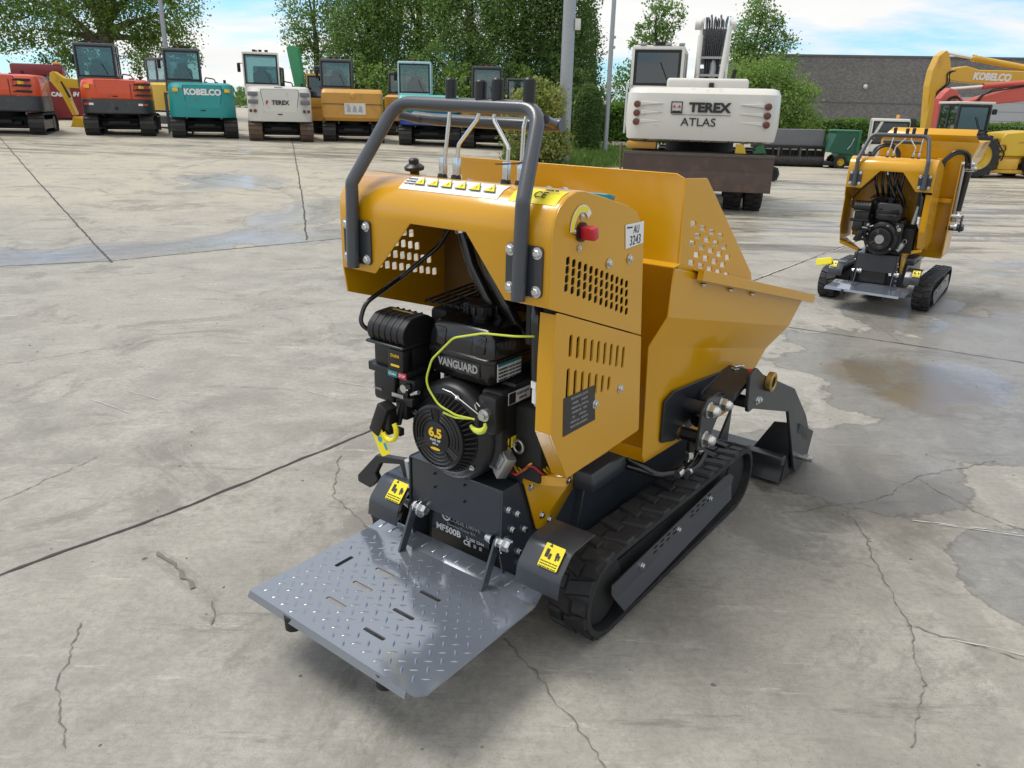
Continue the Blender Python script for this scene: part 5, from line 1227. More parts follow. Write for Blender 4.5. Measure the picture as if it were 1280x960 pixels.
for k in range(4): MB().b2(-1.15 + k * .22, -1.05 + k * .22, -1.0, -.92, 2.70, 2.74, .01).build('roof_lamp', 'galvanised', t_)
MB().b2(-.9, -.72, -1.0, -.9, 2.70, 2.76, .01).build('rear_camera', 'black_matt', t_)
# boom: two side plates, cylinder between, bundle of hoses over the top
for x in (-.20, .32):
    b = MB(); b.prism(fillet([(.2, 1.6), (-.05, 2.1), (.6, 3.28), (1.0, 3.34), (1.3, 3.1), (.6, 2.3), (.8, 1.6)], .08, 3), frame((x, 0, 0), *RIGHT), 0, .05); b.build('boom', 'white_paint', t_, bevel=.006)
b = MB(); b.b2(-.15, .32, .3, .8, 1.7, 2.4); b.b2(-.15, .32, .62, 1.0, 2.5, 3.1); b.build('boom_web', 'galvanised', t_)
MB().cyl((-.17, .1, 2.95), (-.17, -.05, 2.1), .045).cyl((.33, .1, 3.1), (.25, -.1, 2.1), .045).build('lift_cylinder', 'white_paint', t_)
MB().cyl((.10, .25, 2.75), (.10, .0, 2.1), .06).build('ram_rod', 'galvanised', t_)
MB().b2(-.16, .34, .0, .06, 2.55, 2.59).build('boom_crossbar', 'galvanised', t_); MB().b2(-.16, .34, -.05, .0, 2.25, 2.29).build('boom_crossbar', 'galvanised', t_)
for k in range(9):
    x = -.09 + k * .043
    MB().tube(fillet([(x * .6 + .04, .1, 2.2), (x * .8, .12, 2.6), (x, .2, 3.05), (x + rnd.uniform(-.03, .03), .45, 3.30 + rnd.uniform(-.06, .05)), (x, .95, 3.25), (x, 1.35, 2.8)], .2, 5, False), .018, 7).build('hydraulic_hose', 'black_gloss', t_, sharp=60)
for x in (-.25, .38): MB().cyl((x - .05, .55, 3.16), (x + .06, .55, 3.16), .085, None, 16).build('boom_pin', 'white_paint', t_)
# undercarriage
b = MB(); b.cyl((0, 0, .95), (0, 0, 1.18), .62, None, 28); b.b2(-.55, .55, -1.5, 1.6, .55, .95, .04); b.b2(-1.1, 1.15, -1.62, -1.3, .85, 1.0, .02); b.b2(-.95, .95, -.95, -.75, .38, .52, .02); b.b2(-.95, .95, 1.15, 1.35, .38, .52, .02); b.build('undercarriage', 'black_matt', t_)
bl = fillet([(-1.84, .98), (-1.76, .99), (-1.70, .70), (-1.76, .40), (-1.84, .38), (-1.80, .70)], .01, 2)
MB().prism(bl, frame((-1.22, 0, 0), *RIGHT), 0, 2.47).build('dozer_blade', 'blade_brown', t_, bevel=.005)
MB().b2(-1.22, 1.25, -1.85, -1.80, .945, .985).build('blade_lip', 'steel_worn', t_)
for s in (-1, 1):
    MB().b2(s * .5 - .06, s * .5 + .06, -1.72, -1.2, .55, .75).build('blade_arm', 'black_matt', t_)
    for y in (-.85, 1.25):
        wheel(t_, (s * .68, y, .48), .48, .30, (1, 0, 0), 'dark_paint', .5, 20); wheel(t_, (s * 1.03, y, .48), .48, .30, (1, 0, 0), 'dark_paint', .5, 20)
b = MB(); b.prism([(.62, 1.0), (.80, 1.0), (.74, 1.14), (.62, 1.14)], frame((0, -1.55, 0), *REAR), 0, .1); b.build('yellow_step', 'bright_yellow', t_)
MB().prism([(.92, 1.0), (1.12, 1.02), (1.06, 1.16), (.96, 1.12)], frame((0, -1.5, 0), *REAR), 0, .1).build('green_box', 'mower_green', t_)
MB().b2(-1.2, -.7, -1.6, -1.2, 1.02, 1.14, .02).build('tool_box', 'ochre_paint', t_)
MB().tube([(-1.28, -1.70, 1.10), (-1.28, -1.75, 1.0), (-1.26, -1.80, .7), (-1.22, -1.80, .45)], .02, 8).build('hydraulic_hose', 'rust_track', t_)
tag(wheel(None, (6.45, 20.2, .19), .19, .12, (.3, -1, 0), 'black_matt', .6, 8), 'small loose black wheel lying on the wet yard right of the brown blade', 'wheel').name = 'loose_wheel'
# ---------------------------------------------------------------- right-hand machines
def big_excavator(name_label, mtl, arm, boom, cyls, y, th, base_x, bodym):
    t = thing('excavator', name_label, 'excavator', (base_x, y, 0), 0)
    Mx = frame((-base_x, 0, 0), *REAR)
    MB().prism(arm, Mx, -th / 2, th / 2).build('dipper_arm', mtl, t, bevel=.03)
    bo = MB().prism(boom, Mx, -th * .6, th * .6).build('boom', mtl, t, bevel=.03)
    for k, (a, c, r) in enumerate(cyls):
        a = Vector((a[0] - base_x, 0, a[1])); c = Vector((c[0] - base_x, 0, c[1]))
        m_ = a.lerp(c, .30)
        MB().cyl(m_, c, r, None, 16).lathe([(r * 1.15, 0), (r * 1.15, r)], m_, (c - a).normalized(), 16).build('hydraulic_cylinder', mtl, t); MB().cyl(a, m_, r * .5, None, 12).build('ram_rod', 'chrome', t)
    for s in (-1, 1):
        wt_ = MB(); pth = resample(belt_path(-1.3, 1.3, .42, .42, .42, .42, 8), .12)
        k = wide_track(t, s * .9 - .3, s * .9 + .3, -1.7, 1.7, .84, 'rubber_far')
    b = MB(); plan_loft(b, [(1.0, 1.3, -2.0, 1.2, .4), (2.0, 1.3, -2.0, 1.2, .4), (2.1, 1.1, -1.8, 1.0, .3)]); b.build('engine_cover', bodym, t, sharp=30)
    b = MB(); b.cyl((0, 0, .6), (0, 0, 1.0), .7); b.build('turntable', 'black_matt', t)
    cab(t, -1.25, -.3, -.2, 1.3, 2.0, 3.0, bodym)
    return t, bo, Mx
ya = fillet([(14.0, .6), (13.76, 2.62), (13.78, 3.13), (13.91, 3.58), (14.11, 3.74), (14.22, 3.64), (14.36, 3.24), (14.34, 2.53), (14.49, .9)], .04, 3)
yb = fillet([(14.25, 2.9), (14.45, 3.20), (14.86, 3.27), (15.3, 3.16), (17.2, 3.16), (20.4, 2.0), (20.2, 1.5), (17.3, 2.58), (15.69, 2.71), (14.71, 2.78), (14.45, 2.80)], .05, 3)
t1, bo, Mx = big_excavator('tall yellow excavator boom with white lettering in front of the brick hall', 'kobelco_yellow', ya, yb, [((14.15, 3.68), (17.4, 3.20), .10)], 28, .42, 20.6, 'kobelco_yellow')
text('lettering', 'KOBELCO', .30, Mx @ Matrix.Translation((15.76, 2.94, .258)) @ Matrix.Rotation(R(-1.5), 4, 'Z'), 'white_sticker', bo, depth=.004, bold=.016, sx=.92, shear=.12)
MB().prism([(13.6, .5), (14.6, .5), (14.5, .05), (13.8, .0)], Mx, -.5, .5).build('bucket', 'steel_worn', t1, bevel=.02)
for o_ in (0, .07):
    MB().tube(fillet([tuple(Mx @ V(a, b_, .24)) for a, b_ in ((14.45 + o_, 3.12), (14.25 + o_, 3.05), (14.33 + o_, 2.72), (14.05 + o_, 2.45), (13.98 + o_, 2.2))], .15, 4, False), .022, 8).build('hydraulic_hose', 'black_matt', t1)
MB().prism([(13.86, 1.2), (14.0, 1.2), (14.0, 2.4), (13.86, 2.4)], Mx, .21, .26).build('dipper_plate', 'kobelco_yellow', t1)
ra = fillet([(12.9, .5), (12.79, 2.18), (12.9, 2.36), (13.04, 2.49), (13.23, 2.45), (13.5, 2.15), (13.56, 1.99), (13.39, 1.73), (13.37, .6)], .04, 3)
rb = fillet([(13.2, 2.15), (13.35, 2.30), (13.55, 2.10), (13.96, 2.25), (15.21, 2.62), (17.6, 2.9), (19.4, 1.9), (19.1, 1.5), (17.4, 2.45), (15.33, 2.16), (14.41, 2.05), (13.88, 1.98), (13.5, 1.86)], .05, 3)
t2, bo, Mx = big_excavator('faded red excavator boom reaching in from the right beside the yellow wheel loader', 'faded_red', ra, rb, [((13.12, 2.47), (16.4, 2.78), .085)], 25.2, .36, 19.6, 'faded_red')
MB().prism([(12.5, .55), (13.5, .55), (13.4, .1), (12.7, .05)], Mx, -.4, .4).build('bucket', 'steel_worn', t2, bevel=.02)
for o_ in (0, .06):
    MB().tube(fillet([tuple(Mx @ V(a, b_, .21)) for a, b_ in ((13.45, 2.05 + o_), (13.28, 2.28 - o_), (13.02 + o_, 2.2), (12.98 + o_, 1.9), (13.0 + o_, 1.2))], .15, 4, False), .02, 8).build('hydraulic_hose', 'black_matt', t2)
    MB().tube(fillet([tuple(Mx @ V(a, b_, .24)) for a, b_ in ((13.75 + o_ * 2, 1.95), (13.95 + o_, 2.28), (14.3, 2.42 + o_), (15.2, 2.58 + o_ * .6))], .2, 4, False), .02, 8).build('hydraulic_hose', 'black_matt', t2)
MB().prism([(13.12, 1.60), (13.30, 1.62), (13.30, 1.80), (13.12, 1.79)], Mx, .18, .185).build('white_plate', 'white_sticker', t2)
# yellow wheel loader
t_ = thing('wheel_loader', 'yellow wheel loader with a big black tyre and dark glazed cab behind the smaller dumper', 'wheel loader', (13.35, 23.8, 0), 0)
wheel(t_, (.0, -.35, .60), .60, .40, (0, 1, 0), 'bright_yellow', .60, 22); wheel(t_, (.0, .95, .60), .60, .40, (0, 1, 0), 'bright_yellow', .60, 22); wheel(t_, (1.85, -.35, .42), .42, .34, (0, 1, 0), 'bright_yellow', .5, 18); wheel(t_, (1.85, .95, .42), .42, .34, (0, 1, 0), 'bright_yellow', .5, 18)
b = MB(); b.prism(fillet([(.62, .62), (.66, 1.10), (.80, 1.26), (1.5, 1.34), (2.2, 1.20), (2.25, .62)], .10, 4), frame((0, .7, 0), *REAR), 0, 1.0); b.build('engine_hood', 'bright_yellow', t_, sharp=35, bevel=.03)
b = MB(); b.b2(-1.2, 2.3, -.2, .75, .40, .62, .03); b.b2(.45, 2.2, -.34, .85, .14, .24, .02); b.b2(.7, 1.3, -.36, .8, .24, .55, .04); b.build('chassis', 'kobelco_yellow', t_)
c_ = cab(t_, -.75, .22, -.28, .75, 1.22, 2.05, 'dark_paint', 'dark_glass', True, .07); MB().b2(-.80, .27, -.33, .80, 2.02, 2.09, .02).build('roof', 'white_paint', c_)
MB().b2(.22, .34, -.36, -.28, 1.75, 1.9, .02).build('mirror', 'black_matt', t_); MB().prism([(1.2, .98), (1.5, 1.0), (1.5, 1.05), (1.2, 1.03)], frame((0, -.303, 0), *REAR), 0, .002).build('side_mark', 'ochre_paint', t_)
MB().lathe([(.12, 0), (.17, 0), (.17, .05), (.12, .05)], (.72, -.3, .82), (0, -1, 0), 20, False).build('side_reel', 'kobelco_yellow', t_)
b = MB(); b.prism([(-1.9, .15), (-1.2, .15), (-1.1, .5), (-1.6, .8), (-1.95, .7)], frame((0, .75, 0), *REAR), 0, 1.1); b.build('bucket', 'steel_worn', t_)
MB().prism([(-1.5, .5), (-.6, .95), (-.5, .8), (-1.4, .35)], frame((0, .3, 0), *REAR), 0, .15).build('loader_arm', 'bright_yellow', t_)
MB().tube(fillet([(.5, -.36, 1.1), (.62, -.38, .9), (.8, -.38, .7), (.75, -.38, .5)], .1, 4, False), .02, 8).build('hydraulic_hose', 'black_matt', t_)
# white framed cab vehicle
t_ = thing('utility_tractor', 'small utility tractor with white cab frame and amber beacon behind the smaller dumper', 'tractor', (10.25, 22.3, 0), R(-20))
c_ = cab(t_, -.55, .40, -.5, .5, .85, 1.58, 'white_paint', 'dark_glass', True, .06); MB().b2(.05, .13, -.1, 0, 1.58, 1.68, .02).build('beacon', 'lamp_amber', t_); MB().b2(.34, .52, -.5, -.2, 1.25, 1.6, .04).build('air_filter', 'black_matt', t_)
b = MB(); b.b2(-.6, .6, -.4, 1.6, .35, .85, .05); b.build('body', 'white_paint', t_)
for x in (-.6, .55):
    for y in (-.2, 1.2): wheel(t_, (x, y, .34), .34, .22, (1, 0, 0), 'white_paint', .5, 14)
b = MB(); b.prism([(-.62, .85), (-.55, .85), (-.28, 1.5), (-.35, 1.5)], frame((0, -.56, 0), *REAR), 0, .05); b.build('cab_strut', 'white_paint', t_)
# green ride-on mower with netted canopy
t_ = thing('ride_on_mower', 'green ride-on mower with sloping green net cab and yellow wheel hubs by the hedge', 'mower', (10.75, 26.4, 0), R(-4))
b = MB(); b.prism([(-.68, .50), (-.50, 1.12), (-.42, 1.17), (.22, 1.17), (.24, .42), (-.20, .45)], frame((0, .4, 0), *REAR), 0, .8); b.build('net_cab', 'net_green', t_, bevel=.02)
b = MB(); b.b2(-.55, .30, -.42, .42, 1.13, 1.19, .02); b.b2(.18, .28, -.42, -.36, .5, 1.15); b.build('canopy', 'mower_green', t_)
MB().prism(fillet([(-.3, .18), (-.35, .48), (.55, .55), (.6, .22)], .05, 3), frame((0, .35, 0), *REAR), 0, .7).build('body', 'mower_green', t_, bevel=.02)
MB().b2(.1, .62, -.36, .3, .34, .52, .05).build('grass_box', 'mower_green', t_); MB().b2(-.75, .55, -.4, .4, .08, .2, .02).build('mower_deck', 'black_matt', t_)
for y in (-.38, .38):
    wheel(t_, (-.25, y, .20), .20, .14, (0, 1, 0), 'bright_yellow', .55, 14); wheel(t_, (.45, y, .16), .16, .12, (0, 1, 0), 'bright_yellow', .5, 12)
MB().tube(fillet([(-.1, -.42, .6), (.0, -.42, .72), (.08, -.42, .95)], .08, 4, False), .02, 8).build('seat_rail', 'galvanised', t_)
# black roller implement
t_ = thing('roller_implement', 'long black roller implement with grey sheet top beside the green mower', 'farm implement', (8.95, 26.6, 0), R(-4))
b = MB(); b.prism([(-1.12, .66), (-1.12, 1.16), (1.08, 1.17), (1.08, .66)], frame((0, 0, 0), *REAR), -.5, 0); b.build('hopper', 'grey_sheet', t_, bevel=.01)
b = MB(); b.b2(-1.15, 1.12, -.10, .5, .56, .66, .01)
for k in range(9): b.b2(-1.1 + k * .275, -1.04 + k * .275, -.08, .0, .12, .56, .005)
b.b2(-1.15, 1.12, -.1, -.04, .30, .36); b.b2(-1.15, 1.12, .05, .5, .1, .5); b.build('frame', 'black_matt', t_)
b = MB(); b.cyl((-1.15, -.1, .17), (1.12, -.1, .17), .16, None, 20)
for k in range(26): b.lathe([(.165, 0), (.19, .01), (.165, .02)], (-1.1 + k * .088, -.1, .17), (1, 0, 0), 18, False)
b.build('roller', 'rubber_far', t_)
for x in (-.35, .35): MB().b2(x - .03, x + .03, -.14, -.08, .28, .60).build('frame_stay', 'steel_worn', t_)

# ---------------------------------------------------------------- hall, hedge, poles
def brick_mat():
    m = bpy.data.materials.new('dark_brick'); m.use_nodes = True; t = m.node_tree; L = t.links.new; b = t.nodes['Principled BSDF']
    tc = t.nodes.new('ShaderNodeTexCoord'); mp_ = t.nodes.new('ShaderNodeMapping'); mp_.inputs['Rotation'].default_value = (R(90), 0, 0); L(tc.outputs['Object'], mp_.inputs[0])
    br = t.nodes.new('ShaderNodeTexBrick'); L(mp_.outputs[0], br.inputs['Vector']); br.inputs['Scale'].default_value = 4.2
    br.inputs['Color1'].default_value = (.155, .148, .145, 1); br.inputs['Color2'].default_value = (.24, .23, .226, 1); br.inputs['Mortar'].default_value = (.10, .095, .088, 1); br.inputs['Mortar Size'].default_value = .012; br.inputs['Bias'].default_value = -.1
    n = t.nodes.new('ShaderNodeTexNoise'); L(tc.outputs['Object'], n.inputs['Vector']); n.inputs['Scale'].default_value = .5; n.inputs['Detail'].default_value = 6
    mr = t.nodes.new('ShaderNodeMapRange'); L(n.outputs['Fac'], mr.inputs[0]); mr.inputs[3].default_value = .75; mr.inputs[4].default_value = 1.25
    mx = t.nodes.new('ShaderNodeMix'); mx.data_type = 'RGBA'; mx.blend_type = 'MULTIPLY'; mx.inputs[0].default_value = 1; L(br.outputs['Color'], mx.inputs[6]); L(mr.outputs[0], mx.inputs[7])
    L(mx.outputs[2], b.inputs['Base Color']); b.inputs['Roughness'].default_value = .85; MATS['dark_brick'] = m
brick_mat()
mat('door_sheet', (.42, .43, .45), .5, var=.05, vscale=2); mat('coping', (.10, .10, .105), .5)
t_ = thing('hall', 'long dark brick industrial hall with a pale sectional door behind the hedge', 'building', (13.0, 48.5, 0), R(-8))
MB().b2(0, 45, 0, 20, -.1, 4.75).build('wall', 'dark_brick', t_, smooth=False)
MB().b2(-.05, 45, -.06, 20, 4.752, 4.86).build('coping', 'coping', t_, smooth=False)
MB().b2(0, 11.9, -.02, -.002, 2.30, 2.34).build('movement_joint', 'coping', t_, smooth=False)
b = MB(); b.b2(12.1, 16.4, -.05, -.004, -.05, 2.75)
d_ = b.build('sectional_door', 'door_sheet', t_, smooth=False)
for k in range(5): MB().b2(12.1, 16.4, -.056, -.051, .5 + k * .5, .515 + k * .5).build('door_seam', 'coping', d_, smooth=False)
for x in (1.9, 6.9): MB().b2(x - .05, x + .05, -.25, -.002, 3.15, 3.28, .01).build('wall_lamp', 'galvanised', t_); MB().lathe([(.12, 0), (.10, .06), (.02, .09)], (x, -.2, 3.2), (0, -1, -.4), 14).build('lamp_head', 'white_sticker', t_)

def pole(label, x, y, r0, h, r1, name='lamp_post'):
    t = thing(name, label, 'lamp post', (x, y, gz(x, y) - .02)); b = MB(); b.cyl((0, 0, 0), (0, 0, h), r0, r1, 20); b.build('shaft', 'galvanised', t)
    MB().lathe([(r0 * 1.6, 0), (r0 * 1.6, .03), (r0 * 1.1, .05)], (0, 0, 0), (0, 0, 1), 18).build('base_plate', 'galvanised', t)
    MB().tube(fillet([(0, 0, h - .1), (0, 0, h + .15), (.5, -.6, h + .3)], .2, 5, False), r1 * .8, 10).build('bracket_arm', 'galvanised', t)
    hd_ = MB().box((.62, -.75, h + .30), (.22, .5, .10), Matrix.Rotation(R(40), 4, 'Z'), .03).build('lantern', 'grey_sheet', t)
    return t
p = pole('thick galvanised lamp post rising beside the flowering bush', 1.235, 21.8, .175, 7.5, .15)
MB().b2(.15, .30, -.12, .02, 3.35, 3.62, .02).build('floodlight', 'white_paint', p)
p = pole('slim galvanised lamp post on the grass in front of the hedge', 2.96, 27.3, .085, 8.0, .06)
MB().b2(-.14, -.05, -.05, .02, 1.58, 1.70, .01).build('socket_box', 'white_paint', p)
for z in (3.3, 3.6): MB().b2(-.02, .13, -.05, .05, z, z + .08, .01).build('pole_bracket', 'galvanised', p)
pole('slim galvanised lamp post in front of the oak tree', -11.6, 27.3, .085, 8.0, .05)
t_ = thing('crate_rack', 'grey steel rack of upright tubes beside the turquoise excavator', 'rack', (-11.0, 26.3, gz(-11, 26.3)), R(20))
b = MB()
for x in (-.35, .35):
    for y in (0, .6): b.b2(x - .03, x + .03, y - .03, y + .03, 0, 1.25)
for z in (.6, 1.22):
    b.b2(-.35, .35, -.03, .03, z - .03, z + .03); b.b2(-.35, .35, .57, .63, z - .03, z + .03)
b.build('rack_frame', 'grey_sheet', t_)

# ---------------------------------------------------------------- leaves
def leaf_mat(name, c0, c1, rough=.55, trans=.5):
    m = bpy.data.materials.new(name); m.use_nodes = True; t = m.node_tree; L = t.links.new; b = t.nodes['Principled BSDF']
    g = t.nodes.new('ShaderNodeNewGeometry'); tc = t.nodes.new('ShaderNodeTexCoord')
    n = t.nodes.new('ShaderNodeTexNoise'); L(tc.outputs['Object'], n.inputs['Vector']); n.inputs['Scale'].default_value = .9; n.inputs['Detail'].default_value = 3
    a = t.nodes.new('ShaderNodeMath'); a.operation = 'MULTIPLY_ADD'; L(g.outputs['Random Per Island'], a.inputs[0]); a.inputs[1].default_value = .6
    s = t.nodes.new('ShaderNodeMath'); s.operation = 'MULTIPLY_ADD'; L(n.outputs['Fac'], s.inputs[0]); s.inputs[1].default_value = 1.3; s.inputs[2].default_value = -.45; L(s.outputs[0], a.inputs[2])
    mx = t.nodes.new('ShaderNodeMix'); mx.data_type = 'RGBA'; L(a.outputs[0], mx.inputs[0]); mx.inputs[6].default_value = (*c0, 1); mx.inputs[7].default_value = (*c1, 1)
    L(mx.outputs[2], b.inputs['Base Color']); b.inputs['Roughness'].default_value = rough; b.inputs['Specular IOR Level'].default_value = .35
    tr = t.nodes.new('ShaderNodeBsdfTranslucent'); L(mx.outputs[2], tr.inputs[0])
    ms = t.nodes.new('ShaderNodeMixShader'); ms.inputs[0].default_value = trans; L(b.outputs[0], ms.inputs[1]); L(tr.outputs[0], ms.inputs[2])
    L(ms.outputs[0], t.nodes['Material Output'].inputs[0]); MATS[name] = m
leaf_mat('oak_leaf', (0.088, 0.162, 0.027), (0.203, 0.317, 0.061)); leaf_mat('poplar_leaf', (0.101, 0.189, 0.047), (0.243, 0.378, 0.101)); leaf_mat('dark_leaf', (0.068, 0.135, 0.038), (0.162, 0.257, 0.068))
leaf_mat('willow_leaf', (0.135, 0.236, 0.054), (0.284, 0.419, 0.101)); leaf_mat('bush_leaf', (.13, .18, .03), (.42, .44, .14)); leaf_mat('hedge_leaf', (0.081, 0.176, 0.027), (0.203, 0.338, 0.068)); leaf_mat('conifer_leaf', (.08, .15, .04), (.15, .23, .065))
mat('bark', (.085, .07, .052), .9, var=.3, vscale=6, bump=.3, bscale=30)
leaf_mat('grass_blade', (.06, .12, .02), (.16, .26, .05), trans=.3)
mat('lawn_soil', (.07, .13, .03), .9, var=.35, vscale=3)
def leaves(name, pts, size, m, parent, seed=0, flat=.35, loc=None):
    rg = np.random.default_rng(seed); n = len(pts); P = np.asarray(pts, float)
    nr = rg.normal(size=(n, 3)); nr[:, 2] += flat; nr /= np.linalg.norm(nr, axis=1)[:, None]
    a = np.cross(nr, rg.normal(size=(n, 3))); a /= np.linalg.norm(a, axis=1)[:, None]; c = np.cross(nr, a)
    s = size * rg.uniform(.6, 1.4, n)[:, None]; k = rg.uniform(.45, .8, n)[:, None]
    vv = np.empty((n, 4, 3)); vv[:, 0] = P - a * s * .5; vv[:, 1] = P + c * s * .5 * k + nr * s * .08; vv[:, 2] = P + a * s * .5; vv[:, 3] = P - c * s * .5 * k - nr * s * .05
    me = bpy.data.meshes.new(name); me.vertices.add(4 * n); me.vertices.foreach_set('co', vv.ravel()); me.loops.add(4 * n); me.loops.foreach_set('vertex_index', np.arange(4 * n)); me.polygons.add(n)
    me.polygons.foreach_set('loop_start', np.arange(0, 4 * n, 4)); me.polygons.foreach_set('loop_total', np.full(n, 4)); me.update(); me.validate()
    me.materials.append(M_(m)); o = bpy.data.objects.new(name, me); COL.objects.link(o)
    if parent: o.parent = parent
    return o
def crown_points(blobs, n, seed, clump=26, spread=.16, inner=.45):
    rg = np.random.default_rng(seed); out = []; w = np.array([b[3] * b[4] + b[4] * b[5] + b[3] * b[5] for b in blobs]); w = w / w.sum()
    for b, wi in zip(blobs, w):
        k = max(1, int(n * wi / clump)); d = rg.normal(size=(k, 3)); d /= np.linalg.norm(d, axis=1)[:, None]
        r = rg.uniform(inner, 1.06, k) ** .6
        c = np.array(b[:3]) + d * r[:, None] * np.array(b[3:6])
        sp = spread * (b[3] * b[4] * b[5]) ** (1 / 3) * rg.uniform(.5, 1.5, (k, 1, 1))
        out.append((c[:, None, :] + rg.normal(size=(k, clump, 3)) * sp).reshape(-1, 3))
    return np.concatenate(out)
def tree(name, label, x, y, h, blobs, n, size, m, seed, trunk=.22, group=None, dz=0, limbs=6, clump=26, spread=.16, inner=.45, flat=.35):
    t = thing(name, label, 'tree', (x, y, gz(x, y) + dz), 0, group); rnd = random.Random(seed)
    b = MB(); top = h * .8
    b.tube([(0, 0, -.2), (rnd.uniform(-.1, .1), 0, h * .25), (rnd.uniform(-.2, .2), rnd.uniform(-.2, .2), h * .5), (rnd.uniform(-.3, .3), 0, top)], [trunk * 1.25, trunk, trunk * .75, trunk * .15], 10)
    for k in range(limbs):
        q = blobs[k % len(blobs)]; z0 = h * rnd.uniform(.22, .5); e = (q[0] * .9 + rnd.uniform(-.3, .3), q[1] * .9, q[2] + rnd.uniform(-.2, .4))
        b.tube([(0, 0, z0), (e[0] * .4, e[1] * .4, z0 + (e[2] - z0) * .6), e], [trunk * .5, trunk * .32, trunk * .08], 7)
    b.build('trunk', 'bark', t, sharp=60)
    leaves('crown', crown_points(blobs, n, seed, clump, spread, inner), size, m, t, seed, flat)
    return t
rb_ = random.Random(11)
# oak over the left of the row
bl = []
for (x, z, r) in ((-3.0, 4.2, 1.3), (-1.6, 3.5, 1.1), (-2.6, 5.6, 1.6), (-.6, 4.9, 1.5), (1.0, 4.4, 1.4), (2.4, 3.9, 1.2), (3.2, 4.7, 1.1), (-1.2, 6.6, 1.8), (1.2, 6.2, 1.8), (2.9, 5.9, 1.3), (-3.6, 5.0, 1.0), (-.9, 2.9, .75), (1.9, 2.85, .8), (3.1, 3.2, .7), (-2.6, 2.75, .75), (-3.6, 3.6, .8), (0, 7.6, 2.0)):
    bl.append((x, rb_.uniform(-1.0, 1.0), z - .6, r * 1.05, r, r * .72))
tree('oak_tree', 'broad spreading oak with dark trunk behind the orange red excavators', -17.9, 36.2, 7.5, bl, 42000, .115, 'oak_leaf', 3, .36, limbs=12, clump=34, spread=.22, inner=.35)
tree('oak_tree', 'leafy branch of a tree reaching in at the top left corner', -24.6, 36.0, 8, [(1.0, 0, 5.4, 1.5, 1.0, .6), (2.2, .2, 4.7, 1.0, .8, .45), (0, 0, 6, 2, 2, 1.5), (1.8, .1, 4.0, .55, .5, .35)], 3800, .17, 'oak_leaf', 5, .3, clump=30, spread=.22)
tree('birch_tree', 'airy light tree behind the white excavator with gaps of sky', -9.5, 38.5, 7, [(0, 0, 5.2, 1.3, 1.2, 1.5), (-.7, 0, 3.6, .8, .8, .8), (.8, .2, 3.4, .9, .8, .9), (.3, 0, 6.6, 1.0, 1, 1), (0, .3, 2.2, .9, .8, .7)], 9500, .12, 'poplar_leaf', 6, .14, clump=22, spread=.2, inner=.4)
gp_t = 'dense trees behind the excavators'
for i, (x, y, h, w, m, lab) in enumerate(((-6.9, 37.5, 7.6, 1.35, 'poplar_leaf', 'rounded green tree above the ochre excavator in the dense row'), (-4.7, 38.5, 9, 1.7, 'willow_leaf', 'broad mid green tree left of the blue excavator in the dense row'), (-2.2, 37.2, 9.2, 1.8, 'poplar_leaf', 'tall leafy tree directly above the pale blue cab'), (.0, 38.3, 9.5, 1.8, 'willow_leaf', 'tall tree above the dumper levers in the dense row'), (1.6, 37.0, 9.0, 1.3, 'dark_leaf', 'dark green tree close to the left side of the thick lamp post'))):
    w *= 1.14
    b_ = [(0, 0, h * .5, w, w, h * .22), (-w * .45, .1, h * .32, w * .75, w * .8, h * .17), (w * .5, -.1, h * .36, w * .75, w * .8, h * .18), (0, 0, h * .72, w * .8, w * .8, h * .16), (w * .2, -.2, h * .17, w * .9, w * .8, h * .13), (-w * .5, 0, h * .60, w * .6, w * .6, h * .12), (w * .55, 0, h * .60, w * .6, w * .6, h * .12), (0, 0, h * .9, w * .5, w * .5, h * .12)]
    tree('broadleaf_tree', lab, x, y, h, b_, 30000, .11, m, 20 + i, .2, gp_t, clump=30, spread=.17, inner=.5)
tree('poplar_tree', 'dark narrow poplar between the two lamp posts', 2.95, 39.0, 6.0, [(0, 0, 1.6, .95, .9, 1.3), (-.1, 0, 3.0, .85, .8, 1.2), (.1, 0, 4.3, .6, .6, .9), (0, 0, 5.2, .35, .4, .7), (-.7, .2, 2.2, .7, .6, .8)], 11000, .13, 'dark_leaf', 31, .16, clump=26, spread=.2)
tree('poplar_tree', 'tall poplar rising behind the white cab and its boom', 6.5, 40.0, 7.2, [(0, 0, 2.2, 1.2, 1.1, 1.6), (.1, 0, 4.0, 1.0, .9, 1.3), (-.7, 0, 4.6, .55, .5, .9), (.55, 0, 5.6, .6, .6, .9), (-.1, 0, 5.8, .5, .5, .9), (-1.1, .3, 2.8, .8, .7, .9), (-1.6, 0, 1.6, .9, .9, 1.2)], 10000, .13, 'poplar_leaf', 33, .16, clump=26, spread=.2, inner=.4)
tree('dense_tree', 'bright green bushy tree right of the white excavator', 11.6, 39.0, 4.0, [(0, 0, 2.2, 1.9, 1.4, 1.5), (1.2, 0, 2.1, 1.2, 1.0, 1.2), (-1.2, .2, 2.7, 1.3, 1, 1.2), (.2, 0, 3.3, 1.1, .9, .8), (2.1, 0, 2.7, .5, .4, .3), (1.9, 0, 1.2, .9, .8, .7), (0, 0, 1.1, 1.6, 1.0, .8)], 18000, .12, 'willow_leaf', 35, .16, clump=26, spread=.17)
tree('poplar_tree', 'tall thin airy poplar behind the bright green tree right of the white excavator', 12.4, 44.5, 7.8, [(0, 0, 4.2, 1.2, 1.1, 1.1), (-.2, 0, 5.6, 1.0, .9, 1.0), (.1, 0, 6.9, .7, .7, .9), (-.9, 0, 4.9, .7, .6, .7), (1.3, 0, 5.2, .8, .7, .5), (.9, 0, 6.2, .5, .4, .5), (1.9, 0, 4.3, .5, .4, .3)], 8500, .13, 'poplar_leaf', 37, .13, clump=18, spread=.24, inner=.35)
